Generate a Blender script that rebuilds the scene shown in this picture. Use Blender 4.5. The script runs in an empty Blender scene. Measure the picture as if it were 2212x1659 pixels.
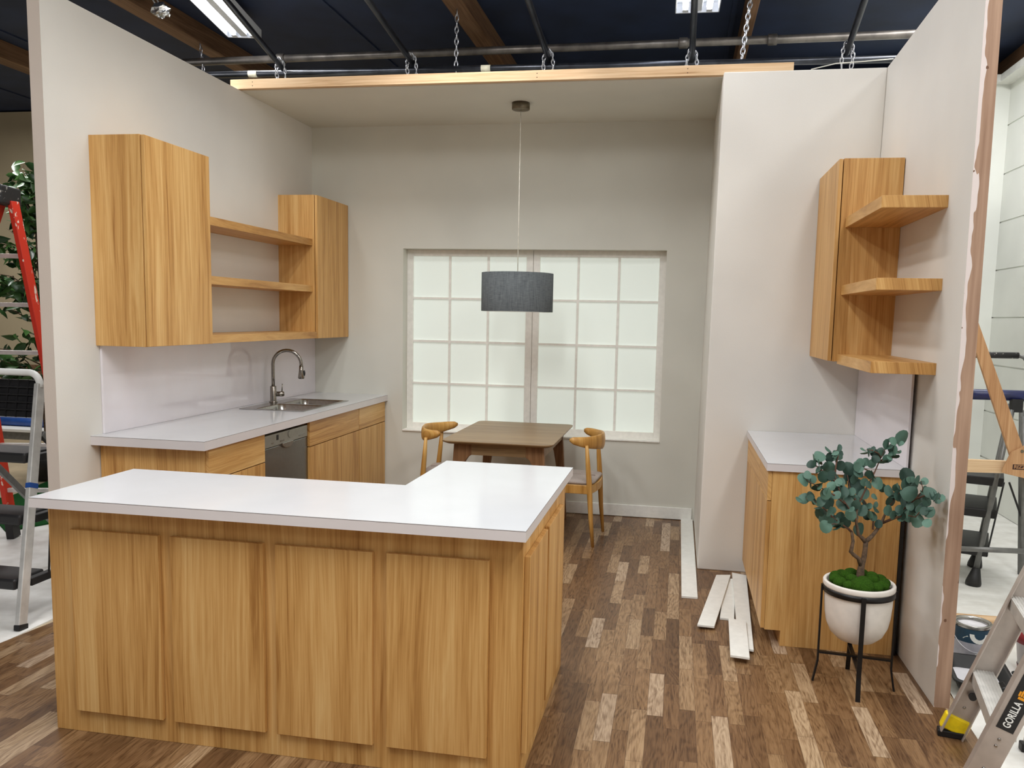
import bpy, bmesh, math, random
from mathutils import Vector, Matrix
R = math.radians
random.seed(7)
sc = bpy.context.scene
COL = sc.collection

# ------------------------------------------------------------------ camera
W, H, F = 2212.0, 1659.0, 1760.717
SX, SY = 45.207, 51.248            # principal point offset from the frame centre, px
PITCH, YAW, ROLL, CH = R(-6.35063), R(-9.97343), R(1.24100), 1.59128
fwd = Vector((math.sin(YAW)*math.cos(PITCH), math.cos(YAW)*math.cos(PITCH), math.sin(PITCH)))
r0 = Vector((math.cos(YAW), -math.sin(YAW), 0))
u0 = r0.cross(fwd)
rt = r0*math.cos(ROLL) + u0*math.sin(ROLL)
up = -r0*math.sin(ROLL) + u0*math.cos(ROLL)
cam = bpy.data.cameras.new('camera')
camo = bpy.data.objects.new('camera', cam); COL.objects.link(camo)
M = Matrix((rt, up, -fwd)).transposed().to_4x4()
M.translation = Vector((0, 0, CH))
camo.matrix_world = M
cam.sensor_fit = 'HORIZONTAL'; cam.sensor_width = 36.0
cam.lens = F/W*36.0
cam.shift_x = -SX/W
cam.shift_y = SY/W
cam.clip_start = 0.05; cam.clip_end = 200
sc.camera = camo

def at(u, v, x=None, y=None, z=None):
    """the point of the place seen at photograph pixel (u, v) on the plane x=, y= or z="""
    d = fwd + rt*((u-W/2-SX)/F) - up*((v-H/2-SY)/F)
    c = Vector((0, 0, CH))
    if x is not None: t = (x-c.x)/d.x
    elif y is not None: t = (y-c.y)/d.y
    else: t = (z-c.z)/d.z
    return c + d*t

# ------------------------------------------------------------------ materials
def lin(c):
    return tuple((x/255/12.92 if x/255 <= .04045 else ((x/255+.055)/1.055)**2.4) for x in c) + (1,)

class NT:
    def __init__(s, name):
        s.m = bpy.data.materials.new(name); s.m.use_nodes = True
        s.t = s.m.node_tree; s.n = s.t.nodes
        s.b = s.n['Principled BSDF']
    def new(s, kind, **kw):
        n = s.n.new(kind)
        for k, v in kw.items():
            if hasattr(n, k) and not k.startswith('i_'): setattr(n, k, v)
        return n
    def link(s, a, b): s.t.links.new(a, b)
    def math(s, op, a, b=None, c=None):
        n = s.new('ShaderNodeMath', operation=op)
        for i, v in enumerate((a, b, c)):
            if v is None: continue
            if isinstance(v, (int, float)): n.inputs[i].default_value = v
            else: s.link(v, n.inputs[i])
        return n.outputs[0]
    def mix(s, fac, a, b, mode='MIX'):
        n = s.new('ShaderNodeMix', data_type='RGBA', blend_type=mode)
        for k, v in ((0, fac), (6, a), (7, b)):
            if isinstance(v, (int, float)): n.inputs[k].default_value = v
            elif isinstance(v, tuple): n.inputs[k].default_value = v
            else: s.link(v, n.inputs[k])
        return n.outputs[2]
    def ramp(s, fac, stops, interp='LINEAR'):
        n = s.new('ShaderNodeValToRGB'); cr = n.color_ramp; cr.interpolation = interp
        while len(cr.elements) < len(stops): cr.elements.new(.5)
        for e, (p, c) in zip(cr.elements, stops):
            e.position = p; e.color = lin(c) if len(c) == 3 else c
        s.link(fac, n.inputs[0]); return n.outputs[0]
    def noise(s, vec, scale, detail=2, rough=.5, dist=0):
        n = s.new('ShaderNodeTexNoise'); n.inputs['Scale'].default_value = scale
        n.inputs['Detail'].default_value = detail; n.inputs['Roughness'].default_value = rough
        n.inputs['Distortion'].default_value = dist
        if vec is not None: s.link(vec, n.inputs['Vector'])
        return n.outputs[0]
    def coord(s): return s.new('ShaderNodeTexCoord').outputs['Object']
    def map(s, vec, scale=(1, 1, 1), loc=(0, 0, 0)):
        n = s.new('ShaderNodeMapping'); n.inputs['Scale'].default_value = scale
        n.inputs['Location'].default_value = loc
        s.link(vec, n.inputs[0]); return n.outputs[0]
    def xyz(s, vec):
        n = s.new('ShaderNodeSeparateXYZ'); s.link(vec, n.inputs[0]); return n.outputs
    def cxyz(s, x, y, z):
        n = s.new('ShaderNodeCombineXYZ')
        for i, v in enumerate((x, y, z)):
            if isinstance(v, (int, float)): n.inputs[i].default_value = v
            else: s.link(v, n.inputs[i])
        return n.outputs[0]
    def bump(s, h, strength=.2, dist=.01):
        n = s.new('ShaderNodeBump'); n.inputs['Strength'].default_value = strength
        n.inputs['Distance'].default_value = dist
        s.link(h, n.inputs['Height']); s.link(n.outputs[0], s.b.inputs['Normal'])
    def base(s, c):
        if isinstance(c, tuple): s.b.inputs['Base Color'].default_value = lin(c) if len(c) == 3 else c
        else: s.link(c, s.b.inputs['Base Color'])
    def set(s, rough=.5, metal=0, spec=.5, coat=0):
        s.b.inputs['Roughness'].default_value = rough; s.b.inputs['Metallic'].default_value = metal
        s.b.inputs['Specular IOR Level'].default_value = spec; s.b.inputs['Coat Weight'].default_value = coat

def plain(name, c, rough=.5, metal=0, spec=.5, var=.06, scale=30, bump=0):
    t = NT(name); v = t.coord()
    n = t.noise(v, scale, 3)
    d = tuple(max(0, x*(1-var)) for x in c); l = tuple(min(255, x*(1+var)) for x in c)
    t.base(t.ramp(n, [(.3, d), (.7, l)]))
    t.set(rough, metal, spec)
    if bump: t.bump(n, bump, .004)
    return t.m

def wood(name, axis, cols, strip=.085, rough=.42, tone=.055, spec=.35):
    """laminate with long grain along AXIS; strips about STRIP wide of differing tone"""
    t = NT(name); v = t.coord()
    rnd = t.new('ShaderNodeObjectInfo').outputs['Random']
    off = t.math('MULTIPLY', rnd, 37.0)
    x, y, z = t.xyz(v)
    if axis == 'z': lat, lon = t.math('ADD', x, y), z
    elif axis == 's': lat, lon = t.math('ADD', x, t.math('MULTIPLY', z, .22)), y
    elif axis == 'y': lat, lon = t.math('ADD', x, z), y
    else: lat, lon = t.math('ADD', y, z), x
    wob = t.noise(t.cxyz(t.math('MULTIPLY', lat, 3.0), t.math('MULTIPLY', lon, .9), off), 1.0, 2)
    latw = t.math('ADD', lat, t.math('MULTIPLY', t.math('SUBTRACT', wob, .5), .05))
    la = t.math('ADD', latw, off)
    b1 = t.noise(t.cxyz(t.math('MULTIPLY', la, 19.0), t.math('MULTIPLY', lon, .75), off), 1.0, 4, .6, 1.1)
    b2 = t.noise(t.cxyz(t.math('MULTIPLY', la, 130.0), t.math('MULTIPLY', lon, 2.6), off), 1.0, 3, .65, .6)
    s = t.math('FLOOR', t.math('DIVIDE', la, strip))
    wn = t.new('ShaderNodeTexWhiteNoise', noise_dimensions='1D'); t.link(s, wn.inputs['W'])
    f = t.math('ADD', t.math('MULTIPLY', b1, .56), t.math('MULTIPLY', b2, .38))
    f = t.math('ADD', f, t.math('MULTIPLY', t.math('SUBTRACT', wn.outputs[0], .5), tone*2))
    t.base(t.ramp(f, [(.30, cols[0]), (.40, cols[1]), (.50, cols[2]), (.62, cols[3])]))
    t.set(rough, 0, spec)
    t.bump(b2, .06, .002)
    return t.m

OAK = [(162, 113, 58), (192, 144, 82), (208, 162, 99), (222, 182, 120)]
M_WZ = wood('oak_laminate_upright', 'z', OAK)
M_WY = wood('oak_laminate_level', 'y', OAK, .2)
M_WS = wood('oak_laminate_shelf', 's', OAK, .2)
M_WX = wood('oak_laminate_across', 'x', OAK, .2)
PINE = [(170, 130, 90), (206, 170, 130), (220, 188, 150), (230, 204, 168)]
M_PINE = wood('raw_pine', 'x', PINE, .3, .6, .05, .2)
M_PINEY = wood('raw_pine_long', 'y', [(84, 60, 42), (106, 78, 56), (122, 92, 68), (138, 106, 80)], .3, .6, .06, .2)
M_PINEZ = wood('raw_pine_upright', 'z', [(158, 112, 74), (178, 132, 92), (192, 148, 106), (204, 162, 120)], .3, .55, .05, .25)
M_TABLE = wood('walnut_stain', 'x', [(106, 82, 54), (132, 106, 74), (146, 120, 86), (160, 134, 98)], .25, .4, .05, .35)
M_TLEG = wood('walnut_stain_upright', 'z', [(84, 54, 32), (112, 78, 50), (130, 94, 62), (146, 110, 76)], .25, .42, .05, .35)
M_CHAIR = wood('oiled_beech', 'z', [(148, 102, 42), (178, 130, 62), (196, 148, 78), (208, 168, 98)], .3, .38, .05, .4)

def wall_paint(name, c, var=.03, bump=.10):
    t = NT(name); v = t.coord()
    big = t.noise(v, 1.3, 3); fine = t.noise(v, 160, 2)
    d = tuple(x*(1-var) for x in c); l = tuple(min(255, x*(1+var*.5)) for x in c)
    t.base(t.ramp(big, [(.3, d), (.65, l)])); t.set(.62, 0, .3); t.bump(fine, bump, .003)
    return t.m
M_WALL = wall_paint('white_wall_paint', (223, 220, 213))
M_WALLB = wall_paint('grey_white_wall_paint', (214, 213, 203))
M_PRIMER = wall_paint('pinkish_primer', (214, 200, 188), .04)
M_TAN = wall_paint('tan_wall_paint', (196, 180, 148), .05)
M_CYC = wall_paint('studio_white_paint', (236, 238, 232), .04, .05)
M_TRIMW = plain('white_trim_paint', (232, 232, 226), .45, var=.02)
M_WINW = plain('white_window_paint', (240, 238, 231), .5, var=.02)

def raw_edge():
    t = NT('raw_edge_with_primer'); v = t.coord(); x, y, z = t.xyz(v)
    g = t.noise(t.map(v, (40, 40, 2)), 1, 3); big = t.noise(t.map(v, (9, 9, 2.3)), 1.0, 3, .6)
    wd = t.ramp(g, [(.3, (144, 114, 94)), (.7, (174, 144, 122))])
    m = t.math('ADD', t.math('MULTIPLY', x, -16.0), t.math('MULTIPLY', big, 2.2))
    mask = t.math('GREATER_THAN', m, 1.05)
    k = t.noise(v, 23.0, 2); kn = t.math('GREATER_THAN', k, .72)
    c = t.mix(mask, wd, lin((214, 202, 198)))
    t.base(t.mix(kn, c, lin((110, 80, 62)))); t.set(.7, 0, .25); t.bump(g, .15, .003)
    return t.m
M_RAW = raw_edge()

def gloss_white(name, c, rough, edge=None):
    t = NT(name); v = t.coord(); n = t.noise(v, 6, 3)
    t.base(t.ramp(n, [(.3, tuple(x*.985 for x in c)), (.7, c)])); t.set(rough, 0, .5); return t.m
M_TOP = gloss_white('white_gloss_laminate', (208, 210, 213), .12)
M_TOPE = gloss_white('white_laminate_edge', (218, 212, 212), .3)
M_SEAM = plain('brown_laminate_seam', (92, 74, 66), .5)
M_SPLASH = gloss_white('lilac_white_gloss_panel', (232, 227, 232), .03)

def floor_mat():
    t = NT('strip_wood_vinyl'); v = t.coord(); x, y, z = t.xyz(v)
    w, L = .0645, .40
    row = t.math('FLOOR', t.math('DIVIDE', x, w))
    wr = t.new('ShaderNodeTexWhiteNoise', noise_dimensions='1D'); t.link(row, wr.inputs['W'])
    yo = t.math('ADD', y, t.math('MULTIPLY', wr.outputs[0], 5.0))
    yl = t.math('DIVIDE', yo, L)
    colm = t.math('FLOOR', yl)
    wn = t.new('ShaderNodeTexWhiteNoise', noise_dimensions='2D')
    t.link(t.cxyz(row, colm, 0), wn.inputs['Vector'])
    rv = wn.outputs[0]
    base = t.ramp(rv, [(0, (104, 76, 50)), (.3, (124, 93, 63)), (.55, (140, 109, 76)), (.78, (152, 122, 88)), (.9, (176, 150, 118)), (1, (186, 164, 140))])
    o = t.math('MULTIPLY', rv, 91.0)
    gx = t.math('ADD', t.math('MULTIPLY', x, 60.0), o)
    g1 = t.noise(t.cxyz(gx, t.math('MULTIPLY', y, 5.5), o), 1, 4, .6, 2.4)
    g2 = t.noise(t.cxyz(t.math('MULTIPLY', gx, 5.0), t.math('MULTIPLY', y, 9.0), o), 1, 2, .6)
    n3 = t.noise(t.cxyz(t.math('ADD', t.math('MULTIPLY', x, 11.0), o), t.math('MULTIPLY', y, 2.0), o), 1, 2, .45, .4)
    g3 = t.math('MULTIPLY_ADD', t.math('SINE', t.math('MULTIPLY', n3, 75.0)), .06, 0.0)
    gr = t.ramp(t.math('ADD', g3, t.math('ADD', t.math('MULTIPLY', g1, .62), t.math('MULTIPLY', g2, .38))), [(.33, (164, 150, 138)), (.47, (226, 221, 216)), (.60, (255, 255, 255))])
    c = t.mix(1.0, base, gr, 'MULTIPLY')
    fx = t.math('FRACT', t.math('DIVIDE', x, w)); fy = t.math('FRACT', yl)
    ex = t.math('LESS_THAN', t.math('MINIMUM', fx, t.math('SUBTRACT', 1.0, fx)), .018)
    ey = t.math('LESS_THAN', t.math('MINIMUM', fy, t.math('SUBTRACT', 1.0, fy)), .0045)
    e = t.math('MAXIMUM', ex, ey)
    t.base(t.mix(t.math('MULTIPLY', e, .45), c, lin((70, 48, 34))))
    t.set(.36, 0, .4); t.bump(g1, .05, .002)
    return t.m
M_FLOOR = floor_mat()
M_CONC = plain('tan_concrete', (190, 172, 142), .6, var=.08, scale=3)
def paper_mat():
    t = NT('white_floor_sheet'); v = t.coord()
    n = t.noise(t.map(v, (.6, 3.2, 1)), 1.2, 4, .55, .8); n2 = t.noise(v, 9, 3)
    t.base(t.ramp(n2, [(.3, (222, 220, 214)), (.7, (240, 239, 235))])); t.set(.55, 0, .3)
    t.bump(n, .35, .06); return t.m
M_PAPER = paper_mat()
M_DECK = plain('navy_black_ceiling_paint', (34, 46, 72), .75, var=.15, scale=2.5)
M_PIPE = plain('dark_steel_pipe', (62, 64, 70), .32, .75, var=.2, scale=9)
M_PIPEG = plain('dull_iron_pipe', (112, 106, 100), .4, .6, var=.2, scale=9)
M_CHAIN = plain('zinc_chain', (196, 196, 200), .3, .9)
M_STEEL = plain('brushed_stainless', (168, 166, 162), .26, 1, var=.05, scale=60)
M_NICKEL = plain('brushed_nickel', (150, 144, 136), .25, 1, var=.05, scale=60)
M_NICKD = plain('dull_bronze_nickel', (118, 108, 92), .35, .9, var=.08, scale=50)
M_DW = plain('grey_dishwasher_steel', (142, 142, 138), .24, .85, var=.03, scale=40)
M_DWP = plain('grey_dishwasher_panel', (158, 158, 150), .35, .5, var=.02)
M_BLACK = plain('matt_black', (22, 21, 22), .5, var=.2)
M_BLKMET = plain('black_powder_coat', (24, 22, 22), .42, .3, var=.15)
M_GAPSHADE = plain('gap_shade', (28, 20, 14), .8)  # shade inside the cabinet gaps, put into the colour
M_POT = plain('chalky_white_ceramic', (226, 220, 212), .7, var=.03, scale=18, bump=.12)
M_MOSS = plain('deep_green_moss', (44, 74, 18), .95, spec=.1, var=.22, scale=260, bump=.3)
M_TRUNK = plain('grey_brown_bark', (88, 70, 54), .85, var=.3, scale=60, bump=.5)
M_TWIG = plain('reddish_twig', (92, 62, 46), .7, var=.2)
def leaf_mat(name, a, b, rough=.5):
    t = NT(name); g = t.new('ShaderNodeNewGeometry')
    n = t.noise(t.coord(), 14, 3)
    f = t.math('ADD', t.math('MULTIPLY', g.outputs['Random Per Island'], .75), t.math('MULTIPLY', n, .25))
    t.base(t.ramp(f, [(.12, a), (.88, b)])); t.set(rough, 0, .4); return t.m
M_EUC = leaf_mat('dusty_eucalyptus_leaf', (34, 60, 50), (88, 122, 106), .55)
M_FICUS = leaf_mat('glossy_ficus_leaf', (22, 48, 24), (78, 116, 58), .35)
M_RED = NT('paint_spattered_red_fibreglass')
_v = M_RED.coord(); _n = M_RED.noise(M_RED.map(_v, (14, 14, 7)), 1, 4, .7)
M_RED.base(M_RED.mix(M_RED.math('GREATER_THAN', _n, .605), lin((206, 48, 26)), lin((226, 206, 190)))); M_RED.set(.45); M_RED = M_RED.m
M_SPAT = NT('paint_spattered_black')
_v = M_SPAT.coord(); _n = M_SPAT.noise(_v, 34, 4, .7)
M_SPAT.base(M_SPAT.mix(M_SPAT.math('GREATER_THAN', _n, .63), lin((30, 29, 30)), lin((176, 170, 162)))); M_SPAT.set(.5); M_SPAT = M_SPAT.m
M_TREAD = NT('scuffed_black_tread')
_v = M_TREAD.coord(); _n = M_TREAD.noise(M_TREAD.map(_v, (6, 40, 6)), 1, 4, .7)
M_TREAD.base(M_TREAD.mix(M_TREAD.math('GREATER_THAN', _n, .68), lin((30, 29, 30)), lin((120, 114, 106)))); M_TREAD.set(.5); M_TREAD = M_TREAD.m
M_ALU = plain('ladder_aluminium', (204, 202, 197), .4, .35, var=.05, scale=20)
M_ALUW = plain('warm_aluminium', (188, 178, 170), .42, .55, var=.04, scale=20)
M_YEL = plain('yellow_plastic', (236, 206, 20), .4)
M_BLUE = plain('blue_tape', (28, 70, 140), .5)
M_NAVY = plain('navy_plastic', (34, 40, 86), .35, var=.15)
M_GREYT = plain('grey_painted_tube', (116, 116, 114), .35, .4)
M_TURF = plain('green_turf', (28, 74, 36), .95, spec=.1, var=.22, scale=120, bump=1.0)
M_WHITE = plain('plain_white', (238, 238, 234), .4, var=.01)
M_WETP = plain('wet_white_paint', (236, 234, 240), .12, var=.02)
M_REDP = plain('dark_red_plastic', (140, 34, 40), .4)
M_CLEAR = plain('cloudy_plastic_tub', (196, 188, 186), .3, var=.03)
M_FOIL = plain('crumpled_silver_foil', (208, 208, 208), .22, .95, var=.1, scale=40, bump=1.0)
M_TAPE = plain('cream_tape', (226, 220, 196), .5)
M_SEATF = plain('grey_woven_seat', (168, 156, 148), .85, var=.05, scale=200, bump=.2)
M_CORD = plain('white_cord', (232, 228, 216), .5)
M_ROOFWHT = plain('white_fixture_enamel', (214, 214, 216), .4, var=.02)
M_ORANGE = plain('orange_print', (240, 160, 24), .5)
M_INK = plain('dark_brown_ink', (62, 34, 24), .7)
M_TEAL = plain('dark_teal_label', (30, 62, 84), .45)
M_GREYL = plain('grey_label', (176, 174, 184), .45, var=.04)
M_BEAM = M_PINEY

def shade_mat():
    t = NT('charcoal_linen'); v = t.coord()
    a = t.noise(t.map(v, (30, 30, 420)), 1, 2); b = t.noise(t.map(v, (220, 220, 12)), 1, 2)
    t.base(t.ramp(t.math('ADD', t.math('MULTIPLY', a, .5), t.math('MULTIPLY', b, .5)), [(.3, (70, 74, 76)), (.7, (108, 112, 114))]))
    t.set(.9, 0, .15); t.bump(a, .2, .002); return t.m
M_SHADE = shade_mat()

def emit(name, c, s):
    t = NT(name); t.base(c)
    t.b.inputs['Emission Color'].default_value = lin(c); t.b.inputs['Emission Strength'].default_value = s
    t.set(.5); return t.m
M_TUBE = emit('lit_fluorescent_tube', (236, 244, 255), 7.0)
M_PANE = emit('backlit_frosted_pane', (222, 230, 222), .34)

# ------------------------------------------------------------------ mesh builder
class MB:
    def __init__(s): s.v, s.f, s.mi, s.sm = [], [], [], []
    def add(s, vs, fs, m=0, sm=False):
        o = len(s.v); s.v += [tuple(v) for v in vs]
        for f in fs: s.f.append(tuple(o+i for i in f)); s.mi.append(m); s.sm.append(sm)
        return s
    def hexa(s, c, m=0):      # 8 corners: bottom 4 then top 4, same winding
        return s.add(c, [(0, 3, 2, 1), (4, 5, 6, 7), (0, 1, 5, 4), (1, 2, 6, 5), (2, 3, 7, 6), (3, 0, 4, 7)], m)
    def box(s, x0, x1, y0, y1, z0, z1, m=0):
        return s.hexa([(x0, y0, z0), (x1, y0, z0), (x1, y1, z0), (x0, y1, z0), (x0, y0, z1), (x1, y0, z1), (x1, y1, z1), (x0, y1, z1)], m)
    def prism(s, poly, a, b, axis='z', m=0, sm=False):
        f = {'z': lambda p, h: (p[0], p[1], h), 'y': lambda p, h: (p[0], h, p[1]), 'x': lambda p, h: (h, p[0], p[1])}[axis]
        n = len(poly)
        s.add([f(p, a) for p in poly]+[f(p, b) for p in poly], [tuple(range(n-1, -1, -1)), tuple(range(n, 2*n))], m)
        o = len(s.v)-2*n
        for i in range(n):
            j = (i+1) % n; s.f.append((o+i, o+j, o+n+j, o+n+i)); s.mi.append(m); s.sm.append(sm)
        return s
    def loft(s, loops, m=0, sm=True, cap0=True, cap1=True, closed=True):
        n = len(loops[0]); o = len(s.v)
        for l in loops: s.v += [tuple(p) for p in l]
        for k in range(len(loops)-1):
            for i in range(n if closed else n-1):
                j = (i+1) % n
                s.f.append((o+k*n+i, o+k*n+j, o+(k+1)*n+j, o+(k+1)*n+i)); s.mi.append(m); s.sm.append(sm)
        if cap0: s.f.append(tuple(o+i for i in range(n-1, -1, -1))); s.mi.append(m); s.sm.append(False)
        if cap1: s.f.append(tuple(o+(len(loops)-1)*n+i for i in range(n))); s.mi.append(m); s.sm.append(False)
        return s
    def tube(s, pts, r, n=10, m=0, caps=True, sx=1.0, up=None, closed=False):
        pts = [Vector(p) for p in pts]; rs = r if isinstance(r, (list, tuple)) else [r]*len(pts)
        loops = []; prev = None
        K = len(pts)
        for i, p in enumerate(pts):
            if closed: d = pts[(i+1) % K]-pts[i-1]
            else: d = (pts[min(i+1, K-1)]-pts[max(i-1, 0)])
            d.normalize()
            if prev is None:
                a = Vector(up) if up else (Vector((0, 0, 1)) if abs(d.z) < .9 else Vector((0, 1, 0)))
                x = a.cross(d).normalized()
            else: x = (prev-d*prev.dot(d)).normalized()
            prev = x; y = d.cross(x)
            loops.append([p+(x*math.cos(t)*sx+y*math.sin(t))*rs[i] for t in [2*math.pi*k/n for k in range(n)]])
        if closed: loops.append(loops[0]); caps = False
        return s.loft(loops, m, True, caps, caps)
    def bar(s, a, b, w, t, up=(0, 0, 1), m=0):     # rectangular bar from a to b, w across, t along up
        a, b = Vector(a), Vector(b); d = (b-a).normalized(); x = Vector(up).cross(d).normalized(); y = d.cross(x)
        c = []
        for p in (a, b):
            c += [p-x*w/2-y*t/2, p+x*w/2-y*t/2, p+x*w/2+y*t/2, p-x*w/2+y*t/2]
        return s.hexa(c, m)
    def lathe(s, prof, c=(0, 0, 0), n=40, m=0, cap=False):
        loops = [[(c[0]+r*math.cos(2*math.pi*k/n), c[1]+r*math.sin(2*math.pi*k/n), c[2]+z) for k in range(n)] for r, z in prof]
        return s.loft(loops, m, True, cap, cap)
    def ell(s, c, rx, ry, rz, n=14, k=8, m=0):
        prof = []
        loops = []
        for j in range(k+1):
            th = math.pi*j/k; q = max(math.sin(th), .02)
            loops.append([(c[0]+rx*q*math.cos(2*math.pi*i/n), c[1]+ry*q*math.sin(2*math.pi*i/n), c[2]-rz*math.cos(th)) for i in range(n)])
        return s.loft(loops, m)
    def build(s, name, mat, parent=None, bevel=0, seg=2, origin=None):
        org = Vector(origin) if origin is not None else (WORLD[parent.name] if parent else Vector((0, 0, 0)))
        me = bpy.data.meshes.new(name)
        me.from_pydata([tuple(Vector(v)-org) for v in s.v], [], s.f)
        mats = mat if isinstance(mat, (list, tuple)) else [mat]
        for x in mats: me.materials.append(x)
        for p, i, q in zip(me.polygons, s.mi, s.sm): p.material_index = i; p.use_smooth = q
        bm = bmesh.new(); bm.from_mesh(me); bmesh.ops.recalc_face_normals(bm, faces=bm.faces); bm.to_mesh(me); bm.free()
        o = bpy.data.objects.new(name, me); COL.objects.link(o)
        if parent: o.parent = parent
        else: o.location = org
        WORLD[o.name] = org
        if bevel:
            b = o.modifiers.new('edge', 'BEVEL'); b.width = bevel; b.segments = seg; b.limit_method = 'ANGLE'; b.angle_limit = R(50)
        return o
WORLD = {}

def thing(name, label, cat, loc=(0, 0, 0), rz=0, group=None):
    o = bpy.data.objects.new(name, None); COL.objects.link(o); o.empty_display_size = .1
    o.location = loc; o.rotation_euler = (0, 0, rz); WORLD[o.name] = Vector(loc)
    return tag(o, label, cat, group)
def tag(o, label, cat, group=None):
    o['label'] = label; o['category'] = cat
    if group: o['group'] = group
    return o
def struct(o, label=None):
    o['kind'] = 'structure'
    if label: o['label'] = label
    return o
def copy_tree(o, parent=None):
    c = o.copy(); COL.objects.link(c); c.parent = parent
    for ch in list(o.children): copy_tree(ch, c)
    return c
def rrect(x0, x1, y0, y1, r, k=5):
    p = []
    for cx, cy, a in ((x1-r, y0+r, -90), (x1-r, y1-r, 0), (x0+r, y1-r, 90), (x0+r, y0+r, 180)):
        for i in range(k+1):
            t = R(a+90*i/k); p.append((cx+r*math.cos(t), cy+r*math.sin(t)))
    return p

# ------------------------------------------------------------------ the place: key planes
XL, YL, ZW = -3.050, 3.577, 3.104          # left flat: face, near end, top
YB, ZC, YH = 6.512, 3.105, 5.413           # back flat, nook ceiling, its front edge
YK, ZK = 5.221, 3.082                      # right rear flat
XR, YR = 1.113, 3.514                      # right flat
CT = .914
# ------------------------------------------------------------------ setting
ZCL = 3.96
struct(MB().box(-14, 8, -5, 14, -.12, -.012).build('floor_warehouse', M_CONC))
def flat_sheet(poly, z0, z1): return MB().prism(poly, z0, z1)
struct(flat_sheet([(-3.10, .2), (1.17, .2), (1.20, 3.09), (1.207, 3.25), (1.212, 3.43), (1.232, 3.66), (1.26, 5.3), (1.26, 6.75), (-3.10, 6.75), (-3.062, 3.55), (-3.112, 3.2)], -.004, 0.0).build('floor', M_FLOOR))
struct(MB().box(1.0, 8, -4, 13, -.0115, -.0045).build('floor_studio', M_PAPER))
# left flat
m = MB().box(XL-.068, XL, YL, 6.64, 0, ZW)
for i, f in enumerate(m.f):
    if all(abs(m.v[k][1]-YL) < 1e-6 for k in f): m.mi[i] = 1
struct(m.build('wall_left', [M_WALL, M_PRIMER]))
# right flat, slightly twisted
def xr(y, z):
    t = (y-YR)/(YK-YR)
    n = 1.118+(1.102-1.118)*z/3.082; f = 1.098+(1.138-1.098)*z/3.082
    return n+(f-n)*t
loops_f = []
m = MB(); NZ, NY = 12, 8
ys = [YR+(6.64-YR)*j/NY for j in range(NY+1)]
tR = .061
for side in (0, 1):
    o = len(m.v)
    for j, y in enumerate(ys):
        for k in range(NZ+1):
            z = ZK*k/NZ; m.v.append((xr(min(y, YK+.2), z)+tR*side, y, z))
    for j in range(NY):
        for k in range(NZ):
            a = o+j*(NZ+1)+k; m.f.append((a, a+1, a+NZ+2, a+NZ+1)); m.mi.append(0); m.sm.append(False)
o2 = (NY+1)*(NZ+1)
for k in range(NZ):
    m.f.append((k, k+1, o2+k+1, o2+k)); m.mi.append(1); m.sm.append(False)
    q = NY*(NZ+1); m.f.append((q+k, q+k+1, o2+q+k+1, o2+q+k)); m.mi.append(0); m.sm.append(False)
for j in range(NY):
    a = j*(NZ+1); b = a+NZ+1
    m.f.append((a, b, o2+b, o2+a)); m.mi.append(0); m.sm.append(False)
    a += NZ; b += NZ; m.f.append((a, b, o2+b, o2+a)); m.mi.append(0); m.sm.append(False)
struct(m.build('wall_right', [M_WALL, M_RAW], origin=(1.118, YR, 0)))
# right rear flat (with the return that closes the dining nook)
bx0, bx1 = .180, .206
def blk(y0, y1, xa0, xa1, xb0, xb1):
    return [(xa0, y0, 0), (xb0, y0, 0), (xb0, y1, 0), (xa0, y1, 0), (xa1, y0, ZK), (xb1, y0, ZK), (xb1, y1, ZK), (xa1, y1, ZK)]
m = MB().hexa(blk(YK, 6.64, bx0, bx1, xr(YK, 0), xr(YK, 3.08)))
struct(m.build('wall_right_rear', M_WALL, bevel=.006))
# back flat with the window opening
wx0, wx1, wz0, wz1 = -2.257, -.1152, .628, 2.129
yb1 = YB+.14
m = MB().box(XL, wx0, YB, yb1, 0, ZC).box(wx1, .22, YB, yb1, 0, ZC).box(wx0, wx1, YB, yb1, 0, wz0).box(wx0, wx1, YB, yb1, wz1, ZC)
struct(m.build('wall_back', M_WALLB))
struct(MB().box(XL-.03, .62, YH, yb1+.01, ZC, ZC+.012).box(.214, .62, YH+.004, yb1+.01, ZK+.001, ZC).build('ceiling', M_WALLB))  # second box added above the rear flat to stop lamp light leaking in
# window: two sashes with muntins and frosted panes
win = thing('window_1', 'wide white twin-sash grid window in the dining nook back wall', 'window', ((wx0+wx1)/2, YB+.1, wz0))
win['kind'] = 'structure'
yw = YB+.113
xs = {0: [-2.205, -1.898, -1.878, -1.571, -1.551, -1.242], 1: [-1.131, -.824, -.806, -.497, -.477, -.170]}
zs = [.679, 1.016-.008, 1.024, 1.362, 1.380, 1.722, 1.738, 2.077]
for k in (0, 1):
    a, b = (wx0, -1.1875) if k == 0 else (-1.1845, wx1)
    X = xs[k]; m = MB()
    y0, y1 = yw-.006, yw+.02
    m.box(a, X[0], y0, y1, wz0, wz1).box(X[5], b, y0, y1, wz0, wz1).box(X[0], X[5], y0, y1, wz0, zs[0]).box(X[0], X[5], y0, y1, zs[7], wz1)
    sash = m.build('sash', M_WINW, win, bevel=.002)
    for i in (1, 3): MB().box(X[i], X[i+1], yw-.002, yw+.016, zs[0], zs[7]).build('muntin', M_WINW, sash)
    for i in (1, 3, 5): MB().box(X[0], X[5], yw-.001, yw+.015, zs[i], zs[i+1]).build('muntin', M_WINW, sash)
    MB().box(X[0]-.004, X[5]+.004, yw+.012, yw+.019, zs[0]-.004, zs[7]+.004).build('pane', M_PANE, sash)
MB().box(wx0-.0, wx1+.0, YB-.012, yw, wz0-.012, wz0+.002).build('sill', M_WINW, win, bevel=.003)
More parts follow.
